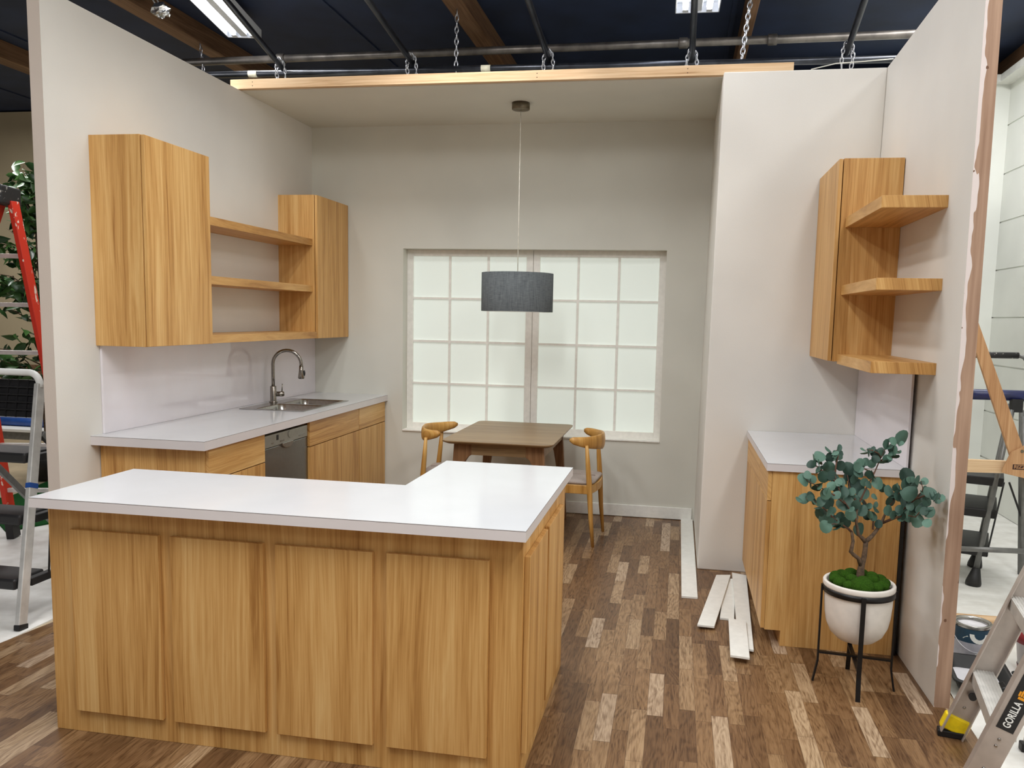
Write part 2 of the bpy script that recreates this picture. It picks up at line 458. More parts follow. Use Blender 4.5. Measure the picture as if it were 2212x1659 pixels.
# baseboard
struct(MB().box(-1.9, .16, YB-.014, YB, .004, .10).build('baseboard_back', M_TRIMW, bevel=.003))
# warehouse shell
struct(MB().box(-14, 8, -5, 14, ZCL, ZCL+.1).build('ceiling_warehouse', M_DECK))
for i in range(9):
    x = -9+i*1.55
    struct(MB().box(x, x+.035, 2.5, 13, ZCL-.014, ZCL).build('ceiling_seam', M_DECK))
struct(MB().box(-14, -2.9, 9.0, 9.15, -.012, 3.94).build('wall_warehouse_left', M_TAN))
struct(MB().box(-14, 8, 12.5, 12.6, -.012, ZCL).build('wall_warehouse_back', M_DECK))
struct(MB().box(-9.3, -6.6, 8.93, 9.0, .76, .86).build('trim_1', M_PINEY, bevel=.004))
# white studio wall, two faces meeting in a corner
xc = at(2172, 330, y=8).x
struct(MB().box(1.25, xc, 8.0, 8.12, -.0045, 3.70).build('wall_studio_back', M_CYC))
m = MB(); hgt = .42
k = 0; z = 0
while z < 3.7:
    z2 = min(z+hgt-.012, 3.7)
    m.box(xc, xc+.1, -4, 8.12, z, z2)
    if z2 < 3.7: m.box(xc+.012, xc+.1, -4, 8.12, z2, z2+.012)
    z += hgt
struct(m.build('wall_studio_side', M_CYC))
struct(MB().box(1.25, xc+.12, 7.9, 8.14, 3.70, 3.76).box(xc-.12, xc+.12, -4, 7.9, 3.70, 3.76).build('trim_2', M_TRIMW))
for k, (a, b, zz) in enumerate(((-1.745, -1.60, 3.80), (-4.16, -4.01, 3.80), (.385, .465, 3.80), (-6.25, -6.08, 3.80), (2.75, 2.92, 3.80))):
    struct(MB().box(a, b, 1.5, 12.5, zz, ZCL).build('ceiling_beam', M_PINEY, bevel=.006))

# ------------------------------------------------------------------ lumber on top of the nook ceiling
lb = MB().box(-3.115, .628, YH-.038, YH, ZC+.004, ZC+.068)
for (px) in (545, 1160, 1485):
    c = at(px, 165, y=YH-.038)
    for dz in (.02, .045): lb.box(c.x-.004, c.x+.004, YH-.0388, YH-.03, ZC+dz, ZC+dz+.006, 1)
tag(lb.build('header_board', [M_PINE, M_INK], bevel=.002, origin=(-1.2, YH, ZC)), 'long pale raw pine board along the front top edge of the dining nook ceiling', 'board')

# ------------------------------------------------------------------ roof pipes, chains, lights
def pipe(name, a, b, r, mat, label, group=None, couplings=(), tapes=()):
    t = thing(name, label, 'pipe', ((Vector(a)+Vector(b))/2), 0, group)
    MB().tube([a, b], r, 14).build('tube', mat, t)
    a, b = Vector(a), Vector(b)
    for f in couplings:
        c = a.lerp(b, f); d = (b-a).normalized()
        MB().tube([c-d*.035, c-d*.03, c+d*.03, c+d*.035], [r*1.05, r*1.35, r*1.35, r*1.05], 14).build('coupling', mat, t)
    for f in tapes:
        c = a.lerp(b, f); d = (b-a).normalized()
        MB().tube([c-d*.035, c+d*.035], r*1.06, 12).build('tape_label', M_TAPE, t)
    return t
PBL, PBR = at(460, 162, y=6.0), at(1910, 128, y=6.0)
pb0 = PBL+(PBL-PBR)*.06; pb1 = PBR+(PBR-PBL)*.09
def fr(px): 
    p = at(px, 145, y=6.0); return (p.x-pb0.x)/(pb1.x-pb0.x)
pipe('roof_pipe', pb0, pb1, .024, M_PIPE, 'black cross pipe hung lowest, just above the pine header board', 'black pipes under the roof', (), (fr(547), fr(1050)))
pa0, pa1 = at(300, 139, y=6.5), at(1990, 73, y=6.5)
fa = lambda px: (at(px, 100, y=6.5).x-pa0.x)/(pa1.x-pa0.x)
pipe('roof_pipe', pa0, pa1, .030, M_PIPEG, 'thicker grey iron cross pipe with couplings, behind and above the black one', None, (fa(607), fa(1476), fa(1668)))
names = ['black sloping pipe crossing below the left fluorescent light', 'black sloping pipe, second from the left flat wall', 'black sloping pipe just right of the middle wooden beam',
         'black sloping pipe in front of the right fluorescent light', 'black sloping pipe nearest the right flat wall']
for (bx, by), (tx, ty), lab in zip(((612, 158), (893, 148), (1186, 140), (1494, 140), (1828, 125)), ((505, 30), (787, 0), (1137, 0), (1494, 0), (1871, 0)), names):
    b = at(bx, by, y=5.98)
    a = at(tx, ty, x=b.x) if abs(b.x) > .3 else at(tx, ty, y=5.1)
    a.x = b.x
    a = b+(a-b)*(1.9/abs(a.y-b.y))
    pipe('roof_pipe', b+Vector((0, 0, .03)), a+Vector((0, 0, .03)), .021, M_PIPE, lab, 'black pipes under the roof')
def chain_mb(m, p, q, link=.055, wire=.0045):
    p, q = Vector(p), Vector(q); L = (q-p).length; n = max(2, round(L/(link*.72)))
    d = (q-p).normalized(); s = (Vector((1, 0, 0))-d*d.x).normalized(); u = d.cross(s)
    for i in range(n):
        c = p+d*(L*(i+.5)/n); ax = s if i % 2 else u
        ax = (ax+.35*(u if i % 2 else s)).normalized()
        pts = []
        for k in range(12):
            t = 2*math.pi*k/12
            pts.append(c+d*(link*.5*math.cos(t))+ax*(link*.27*math.sin(t)))
        m.tube(pts, wire, 6, closed=True)
    return m
def chain(p, q, label):
    m = chain_mb(MB(), p, q); tag(m.build('chain', M_CHAIN, origin=p), label, 'chain')
chain(at(438, 100, y=6.5)+Vector((-.025, 0, .03)), at(441, 165, y=6.5), 'bright chain hanging beside the left wooden beam, above the left flat wall')
chain((-1.678, 6.0, 3.80), at(985, 158, y=6.0), 'steel chain hanging from the middle wooden beam to the cross pipe')
chain((.395, 6.0, 3.80), at(1600, 142, y=6.0), 'steel chain hanging beside the right wooden beam to the cross pipe')
chain((2.83, 6.0, 3.80), (2.45, 6.0, 3.36), 'chain in the dark roof corner beyond the right flat wall')
jl = ['pair of short chain loops below the pipe under the left fluorescent light', 'pair of short chain loops holding the second sloping pipe from the left', 'pair of short chain loops right of the middle wooden beam',
      'pair of short chain loops under the right fluorescent light', 'pair of short chain loops nearest the right flat wall']
for (bx, by), lab in zip(((612, 158), (893, 148), (1186, 140), (1494, 140), (1828, 125)), jl):
    b = at(bx, by, y=5.97); m = MB()
    path = [(-.030, -.02, -.075), (-.036, -.038, -.01), (-.028, -.045, .05), (-.012, -.055, .085), (.012, -.055, .085), (.028, -.045, .05), (.036, -.038, -.01), (.030, -.02, -.075)]
    for p, q in zip(path, path[1:]): chain_mb(m, b+Vector(p), b+Vector(q), .042, .0045)
    tag(m.build('chain', M_CHAIN, origin=b), lab, 'chain', 'short chains tying the sloping pipes')
m = MB().tube([at(1752, 150, y=5.9), at(1806, 137, y=5.9), at(1860, 133, y=5.9), at(1930, 127, y=5.9)], .0035, 6)
tag(m.build('cord', M_CORD, origin=at(1806, 137, y=5.9)), 'thin white cord running from the chain to the top of the right flat wall', 'cord')

def strip_light(name, end, direc, length, w, label):
    d = Vector(direc).normalized(); s = Vector((0, 0, 1)).cross(d).normalized()
    e = Vector(end); z = Vector((0, 0, 1))
    t = thing(name, label, 'ceiling light', e+z*.05, 0, 'fluorescent strip lights')
    m = MB(); h = .075
    # open reflector: top, sloped sides, end plates
    def P(a, b, c): return e+d*a+s*b+z*c
    m.hexa([P(0, -w*.5, .055), P(length, -w*.5, .055), P(length, w*.5, .055), P(0, w*.5, .055), P(0, -w*.42, h), P(length, -w*.42, h), P(length, w*.42, h), P(0, w*.42, h)])
    for sg in (-1, 1):
        m.hexa([P(0, sg*w*.5, -.01), P(length, sg*w*.5, -.01), P(length, sg*w*.48, -.01), P(0, sg*w*.48, -.01), P(0, sg*w*.5, .055), P(length, sg*w*.5, .055), P(length, sg*w*.46, .055), P(0, sg*w*.46, .055)])
    for a in (0, length-.012):
        m.hexa([P(a, -w*.5, -.01), P(a+.012, -w*.5, -.01), P(a+.012, w*.5, -.01), P(a, w*.5, -.01), P(a, -w*.5, .056), P(a+.012, -w*.5, .056), P(a+.012, w*.5, .056), P(a, w*.5, .056)])
    m.hexa([P(0, -w*.1, .0), P(length, -w*.1, .0), P(length, w*.1, .0), P(0, w*.1, .0), P(0, -w*.14, .055), P(length, -w*.14, .055), P(length, w*.14, .055), P(0, w*.14, .055)])
    m.build('housing', M_ROOFWHT, t)
    for a in (.25, length-.25):
        p = P(a, 0, h-.002); MB().tube([p, (p.x, p.y, ZCL+.001)], .006, 8).build('hanger_rod', M_CHAIN, t)
    for sg in (-1, 1):
        MB().tube([P(.06, sg*w*.27, .012), P(length-.06, sg*w*.27, .012)], .022, 12).build('lamp_tube', M_TUBE, t)
        for a in (.012, length-.06):
            mm = MB(); mm.hexa([P(a, sg*w*.27-.02, -.008), P(a+.045, sg*w*.27-.02, -.008), P(a+.045, sg*w*.27+.02, -.008), P(a, sg*w*.27+.02, -.008), P(a, sg*w*.27-.014, .05), P(a+.045, sg*w*.27-.014, .05), P(a+.045, sg*w*.27+.014, .05), P(a, sg*w*.27+.014, .05)])
            mm.build('lamp_holder', M_ROOFWHT, t)
    return t
e1 = (at(493, 79, z=3.8)+at(565, 80, z=3.8))/2
strip_light('strip_light', e1, (at(415, 0, z=3.8)+at(490, 0, z=3.8))/2-e1, 2.4, .27, 'lit fluorescent strip light in the roof above the left flat wall')
e2 = (at(1460, 25, z=3.8)+at(1552, 25, z=3.8))/2
strip_light('strip_light', e2, (.02, -1, 0), 2.4, .31, 'lit fluorescent strip light in the roof above the right rear wall')
# foil bundle on the left beam
t = thing('foil_bundle', 'crumpled silver foil bundle hanging under the left wooden beam', 'foil', at(347, 22, y=5.6))
c = at(347, 22, y=5.6); m = MB().ell(c, .065, .06, .05, 16, 10)
for i, v in enumerate(m.v):
    q = (Vector(v)-c); rr = 1+random.uniform(-.18, .18); m.v[i] = tuple(c+q*rr)
for i in range(len(m.sm)): m.sm[i] = False
m.build('foil', M_FOIL, t)
MB().tube([c+Vector((-.03, 0, .03)), c+Vector((-.09, 0, .12)), c+Vector((-.16, .0, .30)), (-4.012, c.y, 3.86)], .006, 6).tube([c+Vector((.0, 0, .03)), c+Vector((-.06, 0, .13)), c+Vector((-.13, .0, .30)), (-4.012, c.y+.03, 3.86)], .006, 6).build('cable', M_CHAIN, t)

# ------------------------------------------------------------------ kitchen: left wall
def slab(m, x0, x1, y0, y1, z0, z1):
    m.box(x0, x1, y0, y1, z0, z1-.003, 0)
    m.box(x0, x1, y0, y1, z1-.003, z1-.0015, 2)
    m.box(x0, x1, y0, y1, z1-.0015, z1, 1)
TOPM = [M_TOPE, M_TOP, M_SEAM]
cx1, cy0, cb = -2.389, 3.806, .865
sx0, sx1, sy0, sy1 = -2.972, -2.494, 5.162, 5.935      # sink rim
hx0, hx1, hy0, hy1 = sx0+.02, sx1-.02, sy0+.02, sy1-.02
m = MB()
slab(m, XL, cx1, cy0, hy0, cb, CT); slab(m, XL, cx1, hy1, YB, cb, CT); slab(m, XL, hx0, hy0, hy1, cb, CT); slab(m, hx1, cx1, hy0, hy1, cb, CT)
tag(m.build('countertop', TOPM, origin=(-2.7, 5.1, cb)), 'long glossy white countertop with a sink against the left wall', 'countertop')
tag(MB().box(XL+.001, XL+.014, 3.90, YB-.001, CT+.0005, 1.389).build('backsplash', M_SPLASH, bevel=.001, origin=(XL, 5.2, CT)), 'glossy white backsplash panel behind the sink, under the wall cabinets', 'backsplash')

def base_unit(label, y0, y1, end_panel=False, drawer=True):
    t = thing('base_cabinet', label, 'cabinet', (-2.73, (y0+y1)/2, 0), 0)
    xb, xf = XL+.005, -2.429
    m = MB()
    m.box(xb, xf if end_panel else xf-.02, y0, y0+.016, 0 if end_panel else .095, cb).box(xb, xf-.02, y1-.016, y1, .095, cb)
    m.box(xb, xf, y0+.016, y1-.016, .095, .111).box(xb, xb+.01, y0+.016, y1-.016, .111, cb)
    m.box(xf-.05, xf-.02, y0+.016, y1-.016, cb-.03, cb-.004)
    m.box(xf-.06, xf-.045, y0, y1, 0, .095)
    m.build('carcass', M_WZ, t)
    MB().box(xf-.02, xf-.0005, y0+.018, y1-.006, .68, .70).build('gap_shade_strip', M_GAPSHADE, t)  # dark strip added behind the drawer gap so the gap reads as shaded
    a, b = y0+.003, y1-.003
    MB().box(xf+.001, xf+.02, a, b, .6935, cb-.006).build('drawer_front', M_WY, t, bevel=.001)
    MB().box(xf+.001, xf+.02, a, b, .1, .6875).build('door', M_WZ, t, bevel=.001)
    return t
base_unit('oak base cabinet at the near end of the sink counter', 3.873, 4.472, True)
base_unit('oak base cabinet under the sink, right after the dishwasher', 5.071, 5.937)
base_unit('narrow oak base cabinet in the corner by the back wall', 5.939, YB-.004)
# dishwasher
t = thing('dishwasher', 'grey steel dishwasher between the oak base cabinets', 'dishwasher', (-2.73, 4.77, 0))
y0, y1, xf = 4.479, 5.064, -2.424
MB().box(XL+.06, xf-.03, y0, y1, .1, .83).box(XL+.06, xf-.07, y0+.02, y1-.02, 0, .1).build('body', M_BLACK, t)
MB().box(xf-.03, xf, y0, y1, .1, .762).build('door', M_DW, t, bevel=.004)
cp = MB().box(xf-.03, xf+.004, y0, y1, .765, .842).build('control_panel', M_DWP, t, bevel=.004)
yc = (y0+y1)/2
pts = [(yc+.075*math.cos(a), .772+.038*math.sin(a)) for a in [math.pi+math.pi*i/12 for i in range(13)]]
m = MB().prism(pts, xf-.004, xf+.012, 'x'); m.build('handle', M_STEEL, t, bevel=.003)
MB().box(xf+.004, xf+.0055, y0+.155, y0+.18, .80, .832).build('display', M_BLACK, cp)
for yy, w in ((y0+.09, .025), (y0+.2, .05), (y1-.13, .09)):
    MB().box(xf+.003, xf+.0065, yy, yy+w, .785, .791).build('button', M_STEEL, cp)
MB().tube([(xf+.003, y0+.33, .815), (xf+.008, y0+.33, .815)], .022, 20).build('dial', M_DWP, cp)
# sink
t = thing('sink', 'double-bowl stainless steel sink set in the white countertop', 'sink', (-2.73, 5.55, CT))
bowls = ((-2.862, -2.52, 5.195, 5.532), (-2.862, -2.52, 5.568, 5.905))
zt = CT+.005
m = MB()
m.box(sx0, bowls[0][0], sy0, sy1, CT+.0005, zt).box(bowls[0][1], sx1, sy0, sy1, CT+.0005, zt)
m.box(bowls[0][0], bowls[0][1], sy0, 5.195, CT+.0005, zt).box(bowls[0][0], bowls[0][1], 5.532, 5.568, CT+.0005, zt).box(bowls[0][0], bowls[0][1], 5.905, sy1, CT+.0005, zt)
m.build('rim', M_STEEL, t)
for b in bowls:
    m = MB(); loops = []
    for dz, ins, r in ((.0, 0, .002), (-.006, .004, .05), (-.10, .01, .06), (-.15, .02, .06), (-.17, .045, .06)):
        loops.append([(p[0], p[1], zt+dz) for p in rrect(b[0]+ins, b[1]-ins, b[2]+ins, b[3]-ins, r)])
    m.loft(loops, 0, True, False, True)
    bo = m.build('bowl', M_STEEL, t)
    MB().lathe([(.04, 0), (.04, .003), (.02, .002), (.0, -.0)], ((b[0]+b[1])/2, (b[2]+b[3])/2, zt-.169), 20).build('drain', M_NICKEL, bo)
# faucet
fb = Vector((-2.945, 5.60, zt))
t = thing('faucet', 'brushed nickel gooseneck kitchen faucet standing behind the sink', 'faucet', fb)
MB().lathe([(.0, 0), (.030, 0), (.030, .006), (.024, .010)], fb, 24).build('base', M_NICKEL, t)
MB().lathe([(.023, .006), (.023, .118), (.020, .122), (.0, .122)], fb, 24).build('body', M_NICKEL, t)
dirx = Vector((.97, .24, 0)).normalized()
pts = [fb+Vector((0, 0, .11)), fb+Vector((0, 0, .20)), fb+Vector((0, 0, .285))]
rad = .103
for i in range(1, 15):
    a = math.pi*i/14*.975
    pts.append(fb+Vector((0, 0, .285))+dirx*(rad-rad*math.cos(a))+Vector((0, 0, rad*math.sin(a))))
pts.append(pts[-1]+Vector((0, 0, -.022)))
MB().tube(pts, .0125, 14).build('spout', M_NICKEL, t)
e = pts[-1]; dd = (pts[-1]-pts[-2]).normalized()
sh = MB().tube([e-dd*.004, e+dd*.03, e+dd*.085, e+dd*.092], [.0145, .017, .024, .020], 16).build('spray_head', M_NICKEL, t)
MB().ell(e+dd*.05+dirx*.022, .008, .008, .022).build('spray_button', M_BLACK, sh)
hd = Vector((.8, .6, 0)).normalized(); hc = fb+Vector((0, 0, .062))
hb = MB().tube([hc+hd*.018, hc+hd*.072, hc+hd*.078], [.018, .019, .014], 16).build('handle', M_NICKEL, t)
MB().tube([hc+hd*.062+Vector((0, 0, .015)), hc+hd*.066+Vector((0, 0, .075))], .0045, 8).build('lever', M_NICKEL, hb)
# wall cabinets
def wall_unit(label, y0, y1, z0, z1):
    t = thing('wall_cabinet', label, 'cabinet', (-2.9, (y0+y1)/2, z0))
    MB().box(XL, -2.757, y0, y1, z0, z1).build('carcass', M_WZ, t, bevel=.001)
    MB().box(-2.753, -2.733, y0+.004, y1-.003, z0+.002, z1-.002).build('door', M_WZ, t, bevel=.0015)
wall_unit('tall oak wall cabinet at the near end of the left wall', 3.875, 4.471, 1.390, 2.479)
wall_unit('oak wall cabinet in the corner by the back wall', 5.9125, YB-.003, 1.390, 2.475)
for z, xf, lab in ((2.095, -2.772, 'topmost of the three oak shelves between the left wall cabinets'), (1.745, -2.772, 'middle one of the three oak shelves between the left wall cabinets'), (1.393, -2.738, 'lowest of the three oak shelves, directly above the sink faucet')):
    tag(MB().box(XL, xf, 4.472, 5.912, z, z+.05).build('wall_shelf', M_WS, bevel=.0015, origin=(-2.9, 5.2, z)), lab, 'shelf', 'oak shelves on the left wall')

# ------------------------------------------------------------------ kitchen: right wall
t = thing('wall_cabinet', 'oak wall cabinet on the right wall behind the open shelves', 'cabinet', (.96, 4.9, 1.389))
MB().box(.818, 1.117, 4.597, YK-.004, 1.389, 2.4515).build('carcass', M_WZ, t, bevel=.001)
MB().box(.7944, .8135, 4.600, YK-.006, 1.391, 2.449).build('door', M_WZ, t, bevel=.0015)
for z, lab in ((2.1463, 'topmost of the three open oak shelves on the right wall'), (1.7939, 'middle one of the three open oak shelves on the right wall'), (1.4285, 'lowest of the three open oak shelves, above the potted tree')):
    x0, x1, y0, y1 = .8424, 1.1145, 3.8055, 4.5965
    poly = [(x0, y1), (x0, y0+.012)]+[(x0+.012-.012*math.cos(R(a)), y0+.012-.012*math.sin(R(a))) for a in (30, 60, 90)]+[(x1, y0), (x1, y1)]
    tag(MB().prism(poly, z-.0517, z).build('wall_shelf', M_WS, bevel=.0012, origin=(.98, 4.2, z-.05)), lab, 'shelf', 'open oak shelves on the right wall')
rc = MB(); slab(rc, .4482, 1.108, 4.0255, YK-.002, CT-.0376, CT)
tag(rc.build('countertop', TOPM, origin=(.78, 4.6, CT-.04)), 'short glossy white countertop against the right wall', 'countertop')
tag(MB().box(1.086, 1.097, 4.065, YK-.003, CT+.0005, 1.375).build('backsplash', M_SPLASH, bevel=.001, origin=(1.1, 4.6, CT)), 'white backsplash panel on the right wall under the open shelves', 'backsplash')
t = thing('base_cabinet', 'oak base cabinet under the short countertop, beside the potted tree', 'cabinet', (.78, 4.6, 0))
zt2 = CT-.0376
# end panel with the toe notch
poly = [(.4772, .078), (.5537, .078), (.5537, 0), (1.075, 0), (1.075, zt2-.001), (.4772, zt2-.001)]
m = MB().prism(poly, 4.0394, 4.057, 'y')
m.prism(poly, 5.195, 5.212, 'y').box(.4772, 1.075, 4.057, 5.195, .078, .095).box(.5537, .565, 4.057, 5.195, 0, .078).box(1.062, 1.075, 4.057, 5.195, .095, zt2-.001)
m.build('carcass', M_WZ, t, bevel=.001)
for a, b in ((4.041, 4.452), (4.456, 5.21)):
    MB().box(.4572, .4762, a, b, .728, zt2-.004).build('drawer_front', M_WY, t, bevel=.001)
    MB().box(.4572, .4762, a, b, .085, .724).build('door', M_WZ, t, bevel=.001)
MB().box(1.078, 1.095, 4.045, 4.06, 0, zt2-.002).build('filler_strip', M_BLACK, t)

# ------------------------------------------------------------------ island
IX, IY = -.4502, 2.4923
def isl(v): return v
t = thing('island_cabinet', 'L-shaped oak kitchen island with raised panels under the white top', 'island', (-1.35, 2.9, 0), R(-.1735))
zb = CT-.0366-.001
bx0_, bx1_, by0_, by1_ = -2.2622, -.4745, 2.5861, 3.57
poly = [(bx0_, by0_), (bx1_, by0_), (bx1_, by1_), (-1.02, by1_), (-1.02, 3.03), (bx0_, 3.03)]
MB().prism(poly, 0, zb).build('carcass', M_WZ, t, bevel=.0015)
for a, b in ((-2.162, -1.804), (-1.758, -1.399), (-1.354, -.995), (-.945, -.587)):
    MB().box(a, b, by0_-.018, by0_-.0005, .09, .784).build('raised_panel', M_WZ, t, bevel=.0015)
for a, b in ((2.612, 2.985), (3.016, 3.412)):
    MB().box(bx1_+.0005, bx1_+.019, a, b, .10, .795).build('raised_panel', M_WZ, t, bevel=.0015)
m = MB()
poly = [(-2.2562, IY), (IX, IY), (IX, 3.6416), (-1.0479, 3.6416), (-1.0479, 3.0628), (-2.2562, 3.0628)]
m.prism(poly, CT-.0366, CT-.003, 'z', 0).prism(poly, CT-.003, CT-.0015, 'z', 2).prism(poly, CT-.0015, CT, 'z', 1)
o = tag(m.build('island_countertop', TOPM, origin=(-1.35, 2.9, CT-.0366)), 'L-shaped glossy white countertop on the oak island', 'countertop')
o.rotation_euler = (0, 0, R(-.1735))

# ------------------------------------------------------------------ dining nook
pc = Vector((-1.172, 5.90, ZC))
t = thing('pendant_lamp', 'charcoal drum pendant lamp on a white cord above the dining table', 'lamp', pc)
MB().lathe([(.0, -.058), (.012, -.056), (.06, -.048), (.064, -.044), (.064, 0), (0, 0)], pc, 32).build('canopy', M_NICKD, t)
MB().tube([pc+Vector((0, 0, -.05)), pc+Vector((0, 0, -1.25))], .0035, 8).build('cord', M_CORD, t)
sz0, sz1, sr = 1.628-ZC, 1.905-ZC, .262
sh = MB().lathe([(sr, sz0), (sr, sz1), (sr-.004, sz1), (sr-.004, sz0+.0), (sr, sz0)], pc, 64).build('shade', M_SHADE, t)
MB().lathe([(sr-.0045, sz0+.002), (sr-.0045, sz1-.002)], pc, 64).lathe([(sr-.006, sz0-.0015), (.0, sz0-.0015)], pc, 64).build('shade_liner', M_WHITE, sh)
m = MB()
for k in range(3):
    a = k*2*math.pi/3; m.tube([pc+Vector((0, 0, sz1-.02)), pc+Vector((sr*.985*math.cos(a), sr*.985*math.sin(a), sz1-.012))], .003, 6)
m.build('spider', M_NICKD, sh)

tc = Vector((-1.172, 5.815, 0))
t = thing('dining_table', 'walnut dining table with rounded corners in front of the window', 'table', tc)
hw, hl = .383, .557
loops = []
for z, ins in ((.726, .030), (.738, .004), (.744, 0), (.750, .001)):
    loops.append([(tc.x+p[0], tc.y+p[1], z) for p in rrect(-hw+ins, hw-ins, -hl+ins, hl-ins, .055-ins*.5, 6)])
MB().loft(loops, 0, True).build('tabletop', M_TABLE, t)
ax, ay = hw-.085, hl-.10
m = MB()
m.box(tc.x-ax, tc.x+ax, tc.y-ay-.011, tc.y-ay+.011, .645, .727).box(tc.x-ax, tc.x+ax, tc.y+ay-.011, tc.y+ay+.011, .645, .727)
m.box(tc.x-ax-.011, tc.x-ax+.011, tc.y-ay, tc.y+ay, .645, .727).box(tc.x+ax-.011, tc.x+ax+.011, tc.y-ay, tc.y+ay, .645, .727)
m.build('apron', M_TABLE, t, bevel=.002)
for sxx in (-1, 1):
    for syy in (-1, 1):
        # outer edge splays; inner edge swells into the apron
        prof = [(.0, .315, .185), (.15, .308, .200+.05), (.35, .303, .245), (.50, .299, .235), (.58, .297, .218), (.62, .296, .196), (.645, .295, .172), (.727, .293, .165)]
        prof = [(0.0, .352, .322), (.25, .338, .293), (.45, .327, .262), (.55, .322, .246), (.60, .319, .232), (.63, .317, .212), (.645, .316, .190), (.727, .312, .186)]
        lo = []
        for z, xo, xi in prof:
            yo = ay+.016+(.645-z)*.055; yi = yo-(.048 if z > .6 else .026+.022*z/.6)
            lo.append([(tc.x+sxx*xo, tc.y+syy*yo, z), (tc.x+sxx*xi, tc.y+syy*yo, z), (tc.x+sxx*xi, tc.y+syy*yi, z), (tc.x+sxx*xo, tc.y+syy*yi, z)])
        MB().loft(lo, 0, False).build('leg', M_TLEG, t, bevel=.004)

def make_chair(label):
    """elbow chair; local +x faces the table"""
    t = thing('dining_chair', label, 'chair', (0, 0, 0), 0, 'wooden chairs at the dining table')
    # bent backrest
    loops = []
    N = 22
    for i in range(N+1):
        a = -1+2*i/N; s = abs(a)
        ang = a*R(118)
        x = -.248+.185*(1-math.cos(ang))/(1-math.cos(R(118))); y = .262*math.sin(ang*.78)/math.sin(R(118*.78))
        z = .735+.018*s-.0*s
        hh = .070*max(0, 1-s*.95)**.75+.026; th = .014+.007*s
        c = Vector((x, y, z))
        d = Vector((math.sin(abs(ang))*.0, 0, 0))
        # outward normal in plan
        nx, ny = -math.cos(ang*.9), math.sin(ang*.9)
        if i in (0, N): hh *= .6; th *= .6
        loops.append([c+Vector((nx*th*math.cos(q), ny*th*math.cos(q), hh*.62*math.sin(q)+(-.012 if s < .55 else -.012*(1-s)/.45))) for q in [2*math.pi*k/12 for k in range(12)]])
    MB().loft(loops, 0, True).build('backrest', M_CHAIR, t)
    for s in (-1, 1):
        MB().tube([(-.235, s*.222, 0), (-.215, s*.222, .20), (-.20, s*.222, .42), (-.186, s*.228, .58), (-.175, s*.234, .716)], [.011, .0165, .0205, .017, .0115], 14).build('leg', M_CHAIR, t)
        MB().tube([(.235, s*.245, 0), (.225, s*.238, .2), (.215, s*.232, .40), (.212, s*.230, .425)], [.011, .016, .020, .018], 14).build('leg', M_CHAIR, t)
    m = MB()
    m.bar((-.20, -.222, .405), (.215, -.232, .405), .022, .062).bar((-.20, .222, .405), (.215, .232, .405), .022, .062)
    m.bar((.212, -.23, .405), (.212, .23, .405), .022, .055)
    arc = [(-.20-.03*math.cos(a*math.pi/2), .222*a, .405) for a in [-1+2*i/8 for i in range(9)]]
    for p, q in zip(arc, arc[1:]): m.bar(p, q, .022, .06)
    m.build('seat_frame', M_CHAIR, t, bevel=.004)
    loops = []
    for z, ins in ((.436, .004), (.446, -.006), (.458, -.002), (.466, .03), (.468, .10)):
        loops.append([(p[0], p[1], z-.10*max(0, .10-abs(p[0]))*0) for p in rrect(-.222+ins, .212-ins, -.212+ins, .212-ins, .07, 6)])
    st = MB().loft(loops, 0, True).build('seat_pad', M_SEATF, t)
    MB().tube([(-.2, 0, .469), (.19, 0, .469)], .004, 8).build('seam', M_SEATF, st)
    return t
c1 = make_chair('wooden elbow chair with grey seat on the right side of the dining table')
c2 = copy_tree(c1)
c2['label'] = 'wooden elbow chair half hidden on the left side of the dining table'
c1.location = (-.750, 5.79, 0); c1.rotation_euler = (0, 0, R(180-4))
c2.location = (-1.585, 5.80, 0); c2.rotation_euler = (0, 0, R(2))

# ------------------------------------------------------------------ loose trim boards
def plank(label, pts, z0, z1, zl=None):
    """flat board: four (u,v) photo corners on the floor, in order round the board"""
    q = [at(u, v, z=.012) for u, v in pts]
    zl = zl or [0, 0, 0, 0]
    m = MB().hexa([(p.x, p.y, z0+d) for p, d in zip(q, zl)]+[(p.x, p.y, z1+d) for p, d in zip(q, zl)])
    o = m.build('trim_board', M_TRIMW, bevel=.0015, origin=(sum(p.x for p in q)/4, sum(p.y for p in q)/4, z0))
    tag(o, label, 'board', 'loose white trim boards on the floor')
m = MB().box(.078, .170, 4.634, YB-.016, .0005, .013)
tag(m.build('trim_board', M_TRIMW, bevel=.0015, origin=(.12, 5.5, 0)), 'long white trim board lying along the wall end, meeting the baseboard', 'board', 'loose white trim boards on the floor')
plank('white trim board slanting left, leftmost of the loose pile', ((1506, 1354), (1543, 1358), (1578, 1246), (1547, 1246)), .0135, .0255)
plank('short white trim board half hidden in the middle of the pile', ((1555, 1334), (1586, 1338), (1588, 1250), (1566, 1250)), .0005, .0125)
plank('long white trim board at the back right of the pile by the base cabinet', ((1595, 1404), (1628, 1409), (1612, 1247), (1581, 1241)), .0135, .0255)
plank('white trim board lying frontmost across the pile', ((1577, 1426), (1619, 1432), (1611, 1352), (1573, 1345)), .0262, .0382)

